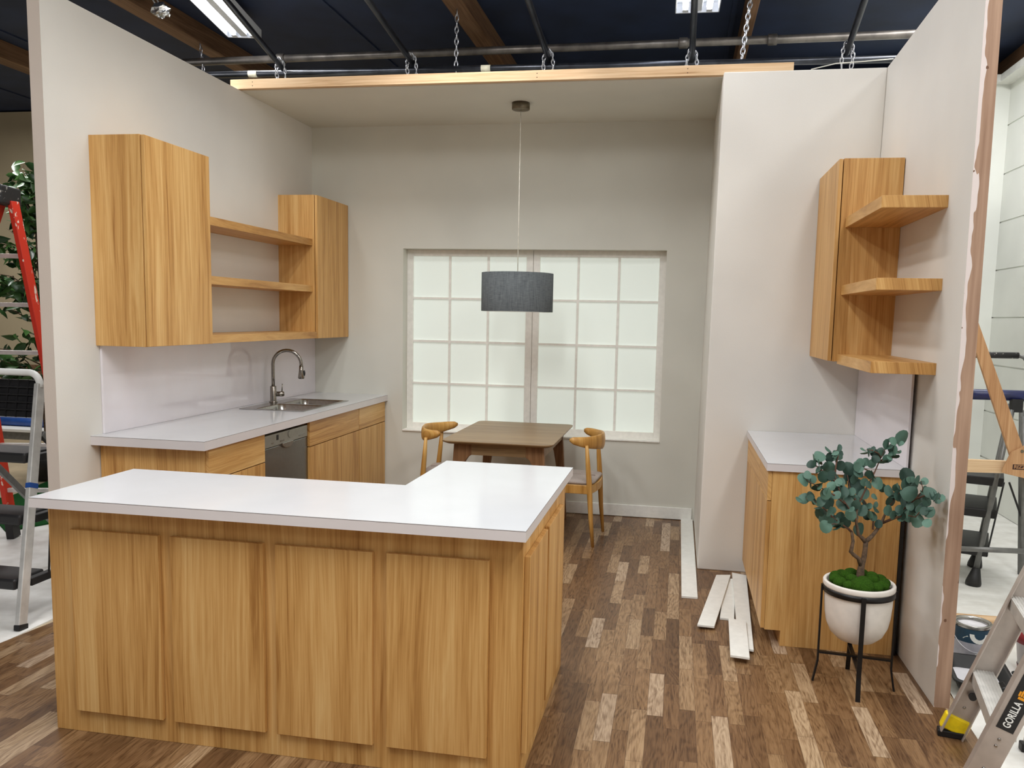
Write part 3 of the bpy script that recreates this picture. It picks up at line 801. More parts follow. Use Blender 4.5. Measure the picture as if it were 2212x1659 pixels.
# ------------------------------------------------------------------ potted tree and its stand
pcx, pcy = .822, 3.660
t = thing('plant_stand', 'black metal plant stand with splayed feet under the white pot', 'plant stand', (pcx, pcy, 0))
RS = .147
MB().lathe([(RS-.003, .425), (RS+.003, .425), (RS+.003, .450), (RS-.003, .450), (RS-.003, .425)], (pcx, pcy, 0), 48).build('ring', M_BLKMET, t)
angs = [R(266), R(176), R(352), R(86)]
feet = []
for a in angs:
    ux, uy = math.cos(a), math.sin(a)
    P = lambda r, z: (pcx+ux*r, pcy+uy*r, z)
    m = MB(); pts = [P(RS+.005, .447), P(RS+.005, .10), P(RS+.007, .085), P(RS+.022, .0)]
    lo = []
    for p in pts:
        tx, ty = -uy*.0095, ux*.0095; nx, ny = ux*.004, uy*.004
        lo.append([(p[0]-tx-nx, p[1]-ty-ny, p[2]), (p[0]+tx-nx, p[1]+ty-ny, p[2]), (p[0]+tx+nx, p[1]+ty+ny, p[2]), (p[0]-tx+nx, p[1]-ty+ny, p[2])])
    m.loft(lo, 0, False).build('leg', M_BLKMET, t)
for i, j in ((0, 3), (1, 2)):
    a, b = angs[i], angs[j]
    MB().bar((pcx+RS*math.cos(a), pcy+RS*math.sin(a), .125+.011*i), (pcx+RS*math.cos(b), pcy+RS*math.sin(b), .125+.011*i), .018, .008).build('cross_bar', M_BLKMET, t)
pz = .447
t = thing('potted_tree', 'small eucalyptus tree in a round white pot beside the base cabinet', 'plant', (pcx, pcy, .2))
prof = [(.0, .198), (.04, .201), (.08, .217), (.11, .245), (.128, .285), (.136, .33), (.140, .38), (.1415, .430), (.1415, .447), (.148, .450), (.1495, .456), (.1495, .470), (.147, .474), (.137, .474), (.134, .468), (.132, .44), (.0, .43)]
MB().lathe(prof, (pcx, pcy, 0), 56).build('pot', M_POT, t)
rr = random.Random(5)
MB().lathe([(.133, .450), (.09, .456), (.0, .460)], (pcx, pcy, 0), 40).build('soil', M_TRUNK, t)
for k in range(20):
    if k == 0: r, a, s = .084, R(266), .050
    elif k < 13: r, a, s = .098, R(266)+(k+.35)*2*math.pi/13.6, rr.uniform(.024, .030)
    else: r, a, s = .055, (k-13)*2*math.pi/7+.3, rr.uniform(.027, .032)
    zc = .476 if k < 13 else .492
    MB().ell((pcx+r*math.cos(a), pcy+r*math.sin(a), zc), s*1.05, s*.95, s*.82, 14, 9).build('moss_ball', M_MOSS, t)
SC = .24111
def E(u, v, dy=0): return at(1700+u*SC, 900+v*SC, y=pcy+dy)
trunk = MB()
trunk.tube([(E(655, 1450).x, pcy, .44), E(658, 1400), E(668, 1330), E(690, 1260, .005), E(702, 1180, .0), E(706, 1115, 0)], [.020, .0165, .0135, .0115, .0105, .0105], 12)
trunk.tube([E(666, 1345), E(640, 1270, -.02), E(600, 1240, -.03), E(572, 1212, -.035), E(592, 1120, -.03), E(580, 1035, -.02), E(545, 1000, 0)], [.010, .0085, .0085, .009, .007, .006, .005], 10)
trunk.tube([E(704, 1120), E(745, 1085, .01), E(775, 1055, .02), E(815, 1000, .03), E(852, 940, .04), E(880, 870, .05), E(915, 800, .06)], [.0105, .0095, .008, .0075, .0065, .005, .004], 10)
trunk.tube([E(704, 1125), E(675, 1090, -.01), E(640, 1055, -.03), E(622, 960, -.04), E(622, 860, -.04), E(640, 790, -.03)], [.0095, .0085, .007, .006, .005, .004], 10)
trunk.build('trunk', M_TRUNK, t)
tw = MB()
TW = [[(545, 1000, 0), (480, 935, .02), (400, 900, .04), (340, 890, .05)], [(580, 1030, -.02), (500, 970, -.05), (420, 960, -.07), (360, 980, -.08)],
      [(545, 1000, 0), (430, 920, -.03), (330, 820, -.05), (240, 755, -.06), (170, 735, -.06)], [(622, 900, -.04), (560, 830, -.05), (500, 740, -.04), (450, 600, -.02), (430, 520, .0)],
      [(520, 780, -.05), (420, 700, -.07), (330, 650, -.08), (240, 605, -.08), (160, 560, -.08)], [(450, 600, -.02), (380, 520, .02), (290, 470, .03), (235, 410, .04), (290, 360, .04)],
      [(430, 520, 0), (440, 430, .02), (460, 350, .03), (440, 300, .03)], [(640, 790, -.03), (700, 660, -.01), (780, 510, .01), (840, 370, .03), (890, 270, .04), (980, 215, .05)],
      [(850, 950, .04), (950, 910, .05), (1080, 800, -.02), (1150, 740, -.08), (1220, 655, -.12), (1200, 575, -.12)], [(860, 955, .04), (960, 915, .0), (1060, 880, -.05), (1150, 900, -.10), (1210, 830, -.13), (1270, 840, -.15)],
      [(1150, 740, -.08), (1240, 705, -.13), (1330, 715, -.16), (1375, 740, -.17)], [(915, 800, .06), (960, 740, .07), (1010, 680, .06), (1070, 610, .05), (1075, 540, .04)],
      [(770, 1010, .02), (775, 900, .05), (740, 850, .06), (690, 750, .06)], [(640, 790, -.03), (600, 720, .0), (560, 620, .03), (540, 520, .04)], [(780, 510, .01), (720, 480, .03), (640, 440, .04), (680, 410, .05)],
      [(840, 370, .03), (820, 330, .02), (760, 300, .01), (705, 298, .01)], [(830, 400, .03), (880, 370, .01), (970, 370, .0)], [(890, 270, .04), (950, 285, .06), (1010, 320, .07)]]
for pl in TW:
    n = len(pl); tw.tube([E(*p) for p in pl], [.0042-.0028*i/(n-1) for i in range(n)], 6)
tw.build('twigs', M_TWIG, t)
LV = """1035,190,55 1020,240,24 945,300,38 1000,315,20 745,300,20 795,380,30 760,420,32 700,405,30 920,370,20 465,282,28 370,292,28 295,352,42 455,342,40 380,365,36 215,425,34 275,470,22 375,455,47 480,440,36 555,465,50 545,530,36 645,500,40 720,505,28 155,560,52 185,520,30 325,540,42 440,640,34 345,690,42 150,730,42 215,705,30 360,765,50 470,590,42 500,675,44 625,625,60 690,690,40 520,770,60 590,820,40 440,700,34 815,595,46 785,715,25 790,790,25 670,840,42 570,880,40 300,870,44 340,910,44 370,870,36 345,985,45 520,950,44 480,900,36 650,1010,48 600,905,32 925,670,50 935,755,46 1000,690,32 1075,525,54 1085,620,60 1140,620,32 1100,690,54 1140,800,56 1100,890,44 1165,930,48 1180,770,36 1035,720,38 1010,830,32 910,840,38 820,960,30 770,890,36 800,830,28 720,890,30 1210,590,18 1280,675,42 1255,755,36 1350,760,20 1275,855,38 1255,950,32 1215,680,20 700,840,40 860,640,32 430,560,34 620,790,36 560,700,40 610,560,40 400,620,34 300,760,36 640,730,34 1060,760,36 980,640,30 110,740,26 1120,560,28"""
lm = MB()
for it in LV.split():
    u, v, s = map(float, it.split(','))
    # depth: follow the nearest twig point
    best = min(((a[0]-u)**2+(a[1]-v)**2, a[2]) for pl in TW for a in pl)
    c = E(u, v, best[1]+rr.uniform(-.035, .03)); rad = s*SC*3.66/F*1.24
    n = Vector((rr.uniform(-.8, .8), -1.0, rr.uniform(-.3, 1.0))).normalized()
    if s <= 28: n = Vector((rr.uniform(-1, 1), -.55, rr.uniform(.3, 1.2))).normalized()
    x = n.cross(Vector((rr.uniform(-1, 1), 0, 1))).normalized(); y = n.cross(x)
    K = 12; ring = []
    for k in range(K):
        a = 2*math.pi*k/K; f = 1+.10*math.cos(a)
        ring.append(c+x*(rad*.93*math.sin(a)*f)+y*(rad*1.06*math.cos(a))+n*(-.25*rad*abs(math.sin(a))**1.5))
    inner = [c+(p-c)*.5+n*(.05*rad) for p in ring]
    lm.add([c+n*.02*rad]+inner+ring, [(0, 1+k, 1+(k+1) % K) for k in range(K)]+[(1+k, 1+K+k, 1+K+(k+1) % K, 1+(k+1) % K) for k in range(K)], 0, True)
for pl in TW:
    for a, b in zip(pl[1:], pl[2:]):
        for q in range(3):
            f = rr.random(); u, v, dy = [a[i]+(b[i]-a[i])*f for i in range(3)]
            c = E(u+rr.uniform(-35, 35), v+rr.uniform(-35, 35), min(dy, .03)+rr.uniform(-.05, .05)); rad = rr.uniform(.014, .023)
            n = Vector((rr.uniform(-1, 1), rr.uniform(-1, .6), rr.uniform(-.2, 1))).normalized()
            x = n.cross(Vector((.3, .2, 1))).normalized(); y = n.cross(x); K = 10
            ring = [c+x*(rad*math.sin(2*math.pi*k/K))+y*(rad*1.08*math.cos(2*math.pi*k/K))-n*(.25*rad*abs(math.sin(2*math.pi*k/K))) for k in range(K)]
            lm.add([c]+ring, [(0, 1+k, 1+(k+1) % K) for k in range(K)], 0, True)
lm.build('foliage', M_EUC, t)

# ------------------------------------------------------------------ left of the set
struct(MB().box(-8.5, -3.11, 1.0, 5.17, -.0118, -.0042).build('floor_sheet', M_PAPER))
# turf rug
poly = [(-4.50, 5.19), (-4.63, 4.90), (-4.86, 5.08), (-5.3, 5.10), (-5.9, 5.4), (-5.45, 5.80), (-5.62, 6.45), (-4.6, 6.5), (-3.6, 6.3), (-3.6, 5.2)]
tag(MB().prism(poly, -.0115, .006).build('turf_rug', M_TURF, origin=(-4.6, 5.7, -.0115)), 'dark green artificial turf piece on the floor behind the red ladder', 'rug')
# ficus
fx, fy = -5.72, 6.6
t = thing('ficus_tree', 'leafy artificial ficus tree behind the red ladder, left of the set', 'tree', (fx, fy, 0))
MB().lathe([(.0, 0), (.15, 0), (.18, .3), (.17, .3), (.16, .26), (0, .26)], (fx, fy, .007), 28).build('pot', M_BLACK, t)
MB().tube([(fx, fy, .2), (fx-.03, fy, .7), (fx+.02, fy, 1.3), (fx-.03, fy, 2.0), (fx-.05, fy, 2.6)], [.03, .026, .02, .014, .006], 10).build('trunk', M_TRUNK, t)
lf = MB(); rr = random.Random(11)
def ficleaf(c, L):
    d = Vector((rr.uniform(-1, 1), rr.uniform(-1, 1), rr.uniform(-1.1, .1))).normalized()
    n = d.cross(Vector((rr.uniform(-1, 1), rr.uniform(-1, 1), rr.uniform(-1, 1)))).normalized(); w = d.cross(n)
    prof = [(0, 0), (.18, .5), (.42, .72), (.68, .5), (1, 0)]
    L_ = [c+d*(L*a)+w*(L*.36*b)+n*(.16*L*b-.25*L*a*a) for a, b in prof]; R_ = [c+d*(L*a)-w*(L*.36*b)+n*(.16*L*b-.25*L*a*a) for a, b in prof]; C_ = [c+d*(L*a)-n*(.25*L*a*a) for a, b in prof]
    lf.add(L_+C_+R_, [(i, i+1, 6+i, 5+i) for i in range(4)]+[(5+i, 6+i, 11+i, 10+i) for i in range(4)], 0, True)
tb = MB()
for k in range(70):
    z = rr.uniform(.65, 2.75); a = rr.uniform(0, 2*math.pi)
    R0 = .72*min(1, (3.05-z)/1.0)*rr.uniform(.45, 1)
    p0 = Vector((fx, fy, z-.2)); p1 = Vector((fx+R0*math.cos(a), fy+R0*.8*math.sin(a), z+rr.uniform(-.05, .2)))
    tb.tube([p0, p0.lerp(p1, .5)+Vector((0, 0, .06)), p1], [.007, .005, .002], 5)
    for q in range(17):
        f = rr.uniform(.25, 1.05); c = p0.lerp(p1, f)+Vector((rr.uniform(-.06, .06), rr.uniform(-.06, .06), rr.uniform(-.04, .07)))
        ficleaf(c, rr.uniform(.10, .15))
for q in range(60):
    ficleaf(Vector((fx-.05+rr.uniform(-.16, .16), fy+rr.uniform(-.1, .1), 2.5+rr.uniform(-.25, .3))), rr.uniform(.08, .13))
tb.build('branches', M_TRUNK, t); lf.build('foliage', M_FICUS, t)

# red stepladder
t = thing('stepladder', 'tall red fibreglass stepladder with paint-spattered black top cap, left of the set', 'ladder', (-4.4, 4.75, -.004))
A0, A1 = Vector((-4.041, 4.913, .02)), Vector((-4.262, 4.70, 2.26)); B0, B1 = Vector((-4.473, 4.80, .02)), Vector((-4.60, 4.62, 2.26))
C0, C1 = Vector((-4.60, 3.95, .02)), Vector((-4.318, 4.66, 2.26)); D0, D1 = Vector((-5.03, 3.85, .02)), Vector((-4.655, 4.52, 2.26))
wdir = (B0-A0).normalized()
def chan(a, b, w=.094, t_=.03):
    d = (b-a).normalized(); n = d.cross(wdir).normalized()
    return MB().bar(a, b, t_, w, up=n)
for a, b in ((A0, A1), (B0, B1), (C0, C1), (D0, D1)):
    rl = chan(a, b).build('rail', M_RED, t, bevel=.004)
    MB().bar(a-Vector((0, 0, .022)), a+(b-a).normalized()*.09, .05, .095, up=(b-a).normalized().cross(wdir)).build('foot', M_BLACK, rl, bevel=.006)
for k in range(1, 7):
    f = k/7.1
    p, q = A0.lerp(A1, f), B0.lerp(B1, f)
    MB().bar(p, q, .03, .028).build('rear_brace', M_ALU, t, bevel=.002)
    p, q = C0.lerp(C1, f), D0.lerp(D1, f)
    MB().bar(p, q, .085, .028).build('step', M_ALU, t, bevel=.002)
cc = (A1+B1+C1+D1)/4
m = MB(); ww = wdir; dd = Vector((-ww.y, ww.x, 0))
def cap(c, a, b, z0, z1):
    return MB().hexa([c+ww*i*a+dd*j*b+Vector((0, 0, z)) for z in (z0, z1) for i, j in ((-1, -1), (1, -1), (1, 1), (-1, 1))])
cap(cc, .215, .12, -.03, .09).build('top_cap', M_SPAT, t, bevel=.012)

# aluminium stepladder beside the left flat
def poly_rect_tube(m, pts, w, t_, up, mi=0):
    for a, b in zip(pts, pts[1:]): m.bar(a, b, w, t_, up=up, m=mi)
t = thing('step_ladder', 'aluminium folding step ladder with black treads beside the left flat wall', 'ladder', (-3.45, 3.5, -.004))
foot = Vector((-3.150, 3.395, -.004)); topp = at(86, 830, y=3.80)
wl = .56
rails = []
for s, dx in ((0, 0), (1, -wl)):
    a = foot+Vector((dx, 0, .012)); b = topp+Vector((dx*.86, 0, 0))
    r = MB().bar(a, b, .027, .052, up=(0, 1, 0)).build('front_rail', M_ALU, t, bevel=.004)
    MB().bar(a-Vector((0, 0, .012)), a+(b-a)*.012, .034, .058, up=(0, 1, 0)).build('rubber_foot', M_BLACK, r, bevel=.003)
    if s == 0:
        q = a.lerp(b, .565); MB().bar(q-(b-a).normalized()*.013, q+(b-a).normalized()*.013, .0285, .0535, up=(0, 1, 0)).build('blue_tape', M_BLUE, r)
    rails.append((a, b))
rail_d = (rails[0][1]-rails[0][0]).normalized()
hp = []
for i in range(9):
    a = math.pi/2*i/8; hp.append((rails[0][1]+Vector((-.06+.06*math.cos(a), 0, .06*math.sin(a)))))
h2 = []
for i in range(9):
    a = math.pi/2*i/8; h2.append((rails[1][1]+Vector((.06-.06*math.cos(a), 0, .06*math.sin(a)))))
MB().tube([rails[0][1]-rail_d*.02]+hp+h2[::-1]+[rails[1][1]-rail_d*.02], .018, 12).build('handle', M_WHITE, t)
for zt_, dep, lab in ((.235, .20, 'tread'), (.535, .20, 'tread'), (.835, .22, 'tread')):
    f = (zt_-rails[0][0].z)/(rails[0][1].z-rails[0][0].z)
    p, q = rails[0][0].lerp(rails[0][1], f), rails[1][0].lerp(rails[1][1], f)
    MB().box(q.x+.02, p.x-.016, p.y-.05, p.y+dep-.05, zt_-.055, zt_).build('tread', M_TREAD, t, bevel=.012, seg=3)
    MB().box(p.x-.016, p.x+.022, p.y+.02, p.y+dep-.03, zt_-.05, zt_-.01).build('tread_bracket', M_BLACK, t, bevel=.004)
# ribbed black back panel
p0, p1 = at(40, 905, y=3.70), at(40, 822, y=3.79)
f0 = (p0.z-rails[0][0].z)/(rails[0][1].z-rails[0][0].z); f1 = (p1.z-rails[0][0].z)/(rails[0][1].z-rails[0][0].z)
q0, q1 = rails[0][0].lerp(rails[0][1], f0), rails[0][0].lerp(rails[0][1], f1)
s0, s1 = rails[1][0].lerp(rails[1][1], f0), rails[1][0].lerp(rails[1][1], f1)
ofs = Vector((0, .03, 0))
m = MB(); th = Vector((0, .02, 0))
m.hexa([s0+ofs, q0+ofs-Vector((.01, 0, 0)), q0+ofs+th-Vector((.01, 0, 0)), s0+ofs+th, s1+ofs, q1+ofs-Vector((.01, 0, 0)), q1+ofs+th-Vector((.01, 0, 0)), s1+ofs+th])
for k in range(8):
    f = (k+.5)/8; a = s0.lerp(q0, f); b = s1.lerp(q1, f); m.bar(a+ofs-Vector((0, .004, 0)), b+ofs-Vector((0, .004, 0)), .006, .012, up=(0, 1, 0))
for k in range(1, 5):
    f = k/5; a = s0.lerp(s1, f); b = q0.lerp(q1, f); m.bar(a+ofs-Vector((0, .004, 0)), b+ofs-Vector((.012, .004, 0)), .006, .012, up=(0, 1, 0))
m.build('tray_panel', M_BLACK, t)
for dx in (0, -wl):
    a = rails[0][1].lerp(rails[0][0], .22)+Vector((dx*.9, .04, 0)); b = Vector((-3.142+dx, 4.55, -.004))
    rr_ = MB().bar(b, a, .024, .036, up=(0, 1, 0)).build('rear_leg', M_GREYT, t, bevel=.003)
zb_ = at(60, 1197, y=4.38).z
MB().box(-3.142-wl, -3.142, 4.37, 4.39, zb_-.022, zb_+.022).build('rear_brace', M_ALU, t, bevel=.003)
MB().tube([(rails[0][1].lerp(rails[0][0], .36))+Vector((.024, .10, 0)), Vector((-3.126, 3.565, .24))], .005, 6).build('link_rod', M_BLACK, t)

# low table with a rolled sheet, far left
t = thing('folding_table', 'low white-topped table far behind the ladders at the left', 'table', (-6.9, 7.6, 0))
MB().box(-8.6, -5.6, 7.25, 8.0, .30, .33).build('tabletop', M_WHITE, t, bevel=.003)
MB().box(-8.55, -5.65, 7.27, 7.29, .22, .30).build('apron', M_GREYT, t)
for x in (-8.5, -5.7):
    for y in (7.35, 7.9): MB().box(x-.02, x+.02, y-.02, y+.02, -.012, .30).build('leg', M_GREYT, t)
t = thing('paper_roll', 'white and blue roll of sheeting lying on the low table at the left', 'roll', (-6.9, 7.6, .33))
MB().tube([(-8.3, 7.62, .42), (-5.8, 7.62, .42)], .085, 16).build('sheet_roll', M_WHITE, t)
MB().tube([(-7.15, 7.46, .375), (-6.35, 7.46, .375)], .044, 14).build('blue_sleeve', M_BLUE, t)

# ------------------------------------------------------------------ right of the set
ZF = -.0045
# aluminium ladder with the label
FF = Vector((1.109, 3.268, 0)); phi, alp = R(-10.5), R(19)
w_ = Vector((math.sin(phi), -math.cos(phi), 0)); l_ = Vector((math.cos(phi), math.sin(phi), 0)); d_ = l_*math.sin(alp)+Vector((0, 0, math.cos(alp)))
n_ = w_.cross(d_).normalized()
WID = .46
t = thing('stepladder', 'aluminium stepladder with black lettered label and yellow foot, at the right edge', 'ladder', FF)
LEN = 1.05
for s in (0, 1):
    a = FF+w_*(WID*s)+Vector((0, 0, .012)); b = a+d_*LEN
    rl = MB()
    rl.bar(a, b, .010, .085, up=n_)
    for e_ in (-1, 1): rl.bar(a+n_*e_*.040-w_*(-.016 if s == 0 else .016), b+n_*e_*.040-w_*(-.016 if s == 0 else .016), .032, .006, up=n_)
    ro = rl.build('rail', M_ALUW, t, bevel=.0015)
    for q in (.21, .235, .12):
        c = a+d_*q+w_*.005; MB().tube([c, c+w_*.004], [.006, .004], 10).build('rivet', M_STEEL, ro)
    fo = MB().bar(a-Vector((0, 0, .0))+d_*.012, a+d_*.075, .034, .10, up=n_).build('foot', M_YEL, t, bevel=.006)
    MB().hexa([a+l_*i*.048+w_*j*.021+Vector((0, 0, z)) for z in (-.012, .014) for i, j in ((-1, -1), (1, -1), (1, 1), (-1, 1))]).build('rubber_sole', M_BLACK, fo, bevel=.004)
    if s == 1:
        # label on the outer web
        q0, q1 = .272, .86
        base = a+w_*.0056
        lab = MB().hexa([base+d_*x+n_*y+w_*h for h in (0, .0008) for x, y in ((q0, -.027), (q1, -.027), (q1, .027), (q0, .027))]).build('label', M_BLACK, ro)
        fc = bpy.data.curves.new('lettering', 'FONT'); fc.body = 'GORILLA'; fc.size = .033; fc.extrude = .0004; fc.align_x = 'LEFT'; fc.align_y = 'CENTER'; fc.offset = .0007; fc.space_character = 1.05
        to = bpy.data.objects.new('tmp', fc); COL.objects.link(to)
        dg = bpy.context.evaluated_depsgraph_get(); me = bpy.data.meshes.new_from_object(to.evaluated_get(dg)); bpy.data.objects.remove(to)
        xa = d_; ya = -n_; za = w_
        if xa.cross(ya).dot(za) < 0: ya = n_
        org = base+d_*(q0+.012)+w_*.0012; kx = .098/max(v.co.x for v in me.vertices)
        for v in me.vertices: 
            c = org+xa*v.co.x*kx+ya*v.co.y+za*v.co.z; v.co = c-WORLD[t.name]
        me.materials.append(M_WHITE); lo_ = bpy.data.objects.new('lettering', me); COL.objects.link(lo_); lo_.parent = lab
        # orange emblem: a paw-like print of rounded bars
        em = MB(); ec = base+d_*(q0+.138)+w_*.001
        for k, (dx, dy, ln) in enumerate(((.0, -.0105, .017), (.0025, -.0035, .021), (.0025, .0035, .021), (.0, .0105, .017))):
            c = ec+xa*dx+ya*dy
            em.bar(c-xa*ln*.5, c+xa*ln*.5, .0055, .0008, up=w_)
        c = ec-xa*.015; em.bar(c-ya*.010, c+ya*.010, .009, .0008, up=w_)
        em.build('emblem', M_ORANGE, lab)
for k, zz in enumerate((.285, .59)):
    f = (zz-.012)/d_.z
    a = FF+Vector((0, 0, .012))+d_*f; b = a+w_*WID
    m = MB()
    def S(wv, lv, z): return a+w_*wv+l_*lv+Vector((0, 0, z))
    m.hexa([S(.004, -.04, -.055), S(WID-.004, -.04, -.055), S(WID-.004, .035, -.055), S(.004, .035, -.055), S(.004, -.04, 0), S(WID-.004, -.04, 0), S(WID-.004, .035, 0), S(.004, .035, 0)])
    st = m.build('step', M_ALU, t, bevel=.002)
    g = MB()
    for j in range(7):
        lv = -.036+j*.0105; g.hexa([S(.006, lv, .0002), S(WID-.006, lv, .0002), S(WID-.006, lv+.005, .0002), S(.006, lv+.005, .0002), S(.006, lv, .0018), S(WID-.006, lv, .0018), S(WID-.006, lv+.005, .0018), S(.006, lv+.005, .0018)])
    g.build('step_ribs', M_ALU, st)
c = FF+d_*.19+w_*.012; MB().tube([c, c+Vector((0, 0, 0))+w_*.012], .014, 14).bar(c+w_*.008, c+w_*.012+l_*.10+Vector((0, 0, .075)), .008, .020).build('spreader', M_BLACK, t)
for s in (0, 1):
    b = FF+l_*(.27)+w_*(WID*s*.98)+Vector((.0, 0.0, .01)); tp = FF+w_*(WID*s)+d_*LEN+Vector((0, 0, .02))+l_*.04
    rl = MB().bar(b+Vector((0, 0, 0)), tp, .02, .05, up=l_).build('rear_rail', M_ALUW, t, bevel=.002)
    MB().box(b.x-.035, b.x+.035, b.y-.018, b.y+.018, ZF, .03).build('rear_foot', M_BLACK, rl, bevel=.005)
# paint can
pcn = at(2096, 1428, z=ZF); pcn.z = ZF
cx, cy = 1.448, 4.10
t = thing('paint_can', 'open metal paint can with teal and white label on the studio floor', 'paint can', (cx, cy, ZF))
MB().lathe([(.0, 0), (.080, 0), (.083, .004), (.083, .006), (.081, .009), (.081, .178), (.084, .181), (.084, .188), (.079, .189), (.068, .186), (.066, .180), (.066, .165)], (cx, cy, ZF), 40).build('body', M_STEEL, t)
MB().lathe([(.066, .170), (.0, .168)], (cx, cy, ZF), 40).build('paint', M_WETP, t)
lb_ = MB().lathe([(.0815, .016), (.0815, .105)], (cx, cy, ZF), 40).build('paper_label', M_GREYL, t)
MB().lathe([(.0817, .105), (.0817, .170)], (cx, cy, ZF), 40).build('label_band', M_TEAL, t)
m = MB(); A_ = R(268)
ring = []
def onl(a, z, r=.0828): return (cx+r*math.cos(a), cy+r*math.sin(a), ZF+z)
for k in range(10):
    a0 = math.pi+math.pi*k/10; a1 = math.pi+math.pi*(k+1)/10
    q = lambda a_, rr_: onl(A_+.55*rr_*math.cos(a_)/.5+.15, .150+.045*rr_*math.sin(a_)/.5)
    m.add([q(a0, .5), q(a1, .5), q(a1, .28), q(a0, .28)], [(0, 1, 2, 3)])
m.add([onl(A_-.75, .125), onl(A_-.5, .14), onl(A_+.2, .06), onl(A_+.0, .05)], [(0, 1, 2, 3)])
m.build('label_emblem', M_WHITE, t)
hp = [onl(R(180)+math.pi*k/16, .15-.085*math.sin(math.pi*k/16), .090) for k in range(17)]
MB().tube(hp, .0022, 6).build('bail_handle', M_CHAIN, t)
for a in (R(180), R(360)): MB().tube([onl(a, .15, .080), onl(a, .15, .094)], .009, 10).build('handle_ear', M_BLACK, t)
# paint tray
def tray(cx, cy, rz, L, Wd, label):
    t = thing('paint_tray', label, 'paint tray', (cx, cy, ZF), rz, 'paint trays with wet white paint')
    loops = []
    m = MB()
    def rl(x0, x1, y, z): return None
    base = rrect(-L/2, L/2, -Wd/2, Wd/2, .03)
    def lp(ins, z): return [(p[0], p[1], z) for p in rrect(-L/2+ins, L/2-ins, -Wd/2+ins, Wd/2-ins, .03)]
    m.loft([lp(.03, .001), lp(.008, .065), lp(-.008, .066), lp(-.008, .070), lp(.012, .070), lp(.034, .006)], 0, True, True, True)
    o = m.build('tray', M_BLACK, None); o.parent = t
    m = MB().loft([lp(.033, .008), lp(.030, .016)], 0, True, True, True); o2 = m.build('paint', M_WETP, None); o2.parent = t
    m = MB(); rr2 = random.Random(int(L*1000))
    for k in range(7):
        x = -L/2+.05+k*(L-.1)/6; h = rr2.uniform(.018, .05)
        for sy in (1, -1):
            m.add([(x-.02, sy*(Wd/2-.030), .012), (x+.022, sy*(Wd/2-.030), .012), (x+.016, sy*(Wd/2-.0145-(.05-h)*.3), .012+h), (x-.012, sy*(Wd/2-.0145-(.05-h)*.3), .012+h)], [(0, 1, 2, 3)])
    o3 = m.build('paint_drips', M_WETP, None); o3.parent = t
    return t
tray(1.385, 3.80, R(-8), .24, .33, 'black paint tray full of white paint, just past the right flat wall')
tray(1.66, 3.71, R(14), .22, .26, 'second paint tray behind the lettered ladder, white paint inside')
# tub
tx, ty = 1.70, 3.99
t = thing('plastic_tub', 'cloudy plastic tub with a dark red rim at the right edge', 'tub', (tx, ty, ZF))
MB().lathe([(0, 0), (.075, 0), (.095, .18), (.097, .182), (.093, .182), (.074, .006), (0, .006)], (tx, ty, ZF), 36).build('body', M_CLEAR, t)
MB().lathe([(.096, .150), (.102, .150), (.103, .205), (.0985, .205), (.096, .150)], (tx, ty, ZF), 36).build('rim', M_REDP, t)
MB().lathe([(.0775, .012), (.0815, .034)], (tx, ty, ZF), 36).build('base_band', M_REDP, t)
# lumber on the floor
lx = MB().box(1.50, 2.45, 4.42, 4.51, ZF, ZF+.085)
tag(lx.build('lumber', M_PINE, bevel=.002, origin=(1.9, 4.46, ZF)), 'raw pine board lying on the floor behind the paint can', 'board')

# black step stool ladder
vd = Vector((.33, .944, 0)).normalized(); pd = Vector((-.944, .33, 0)).normalized()
t = thing('step_ladder', 'black folding step ladder with navy rail in the white studio at the right', 'ladder', (1.95, 5.4, ZF))
A = Vector((1.863, 5.322, ZF)); B = at(2186, 885, y=5.36)
WB = .44
for s in (0, 1):
    o_ = vd*WB*s
    rl = MB().tube([A+o_+Vector((0, 0, .01)), B+o_], .0165, 12).build('front_rail', M_GREYT, t)
    d = (B-A).normalized()
    MB().tube([A+o_+d*.0+Vector((-.0, 0, .0)), A+o_+d*.02, A+o_+d*.11], [.045, .045, .022], 14).build('rubber_foot', M_BLACK, rl)
for zt_, dep in ((.235, .26), (.475, .25), (.675, .30)):
    f = (zt_-A.z)/(B.z-A.z); c = A.lerp(B, f)
    m = MB()
    def Q(a, b, z): return c+vd*a+pd*b+Vector((0, 0, z))
    m.hexa([Q(-.012, -.04, -.055), Q(WB+.012, -.04, -.055), Q(WB+.012, dep, -.055), Q(-.012, dep, -.055), Q(-.012, -.04, 0), Q(WB+.012, -.04, 0), Q(WB+.012, dep, 0), Q(-.012, dep, 0)])
    m.build('tread', M_BLACK, t, bevel=.008)
# rear legs, cross bar, struts, rails
RB = at(2211, 1255, y=5.22)
for s in (0, 1):
    o_ = vd*WB*s
    MB().tube([Vector((RB.x, RB.y, ZF))+o_, at(2212, 900, y=5.22)+o_], .0165, 12).build('rear_leg', M_GREYT, t)
MB().tube([at(2050, 1184, y=5.10), at(2240, 1192, y=5.10)], .016, 12).build('cross_bar', M_GREYT, t)
MB().tube([at(2169, 1042, y=5.25), at(2131, 1200, y=5.25)], .0055, 6).tube([at(2180, 1042, y=5.22), at(2209, 1125, y=5.22)], .006, 6).build('strut', M_BLACK, t)
MB().tube([at(2060, 850, y=5.45), at(2110, 852, y=5.45), at(2150, 853, y=5.42), at(2230, 856, y=5.36)], .033, 12, sx=.8).build('padded_rail', M_NAVY, t)
MB().bar(at(2196, 862, y=5.37), at(2194, 890, y=5.37), .06, .05, up=(0, 1, 0)).build('hinge', M_BLACK, t)
hn = MB().tube([at(2080, 766, y=5.6), at(2200, 768, y=5.6)], .02, 12).build('hand_grip', M_SPAT, t)
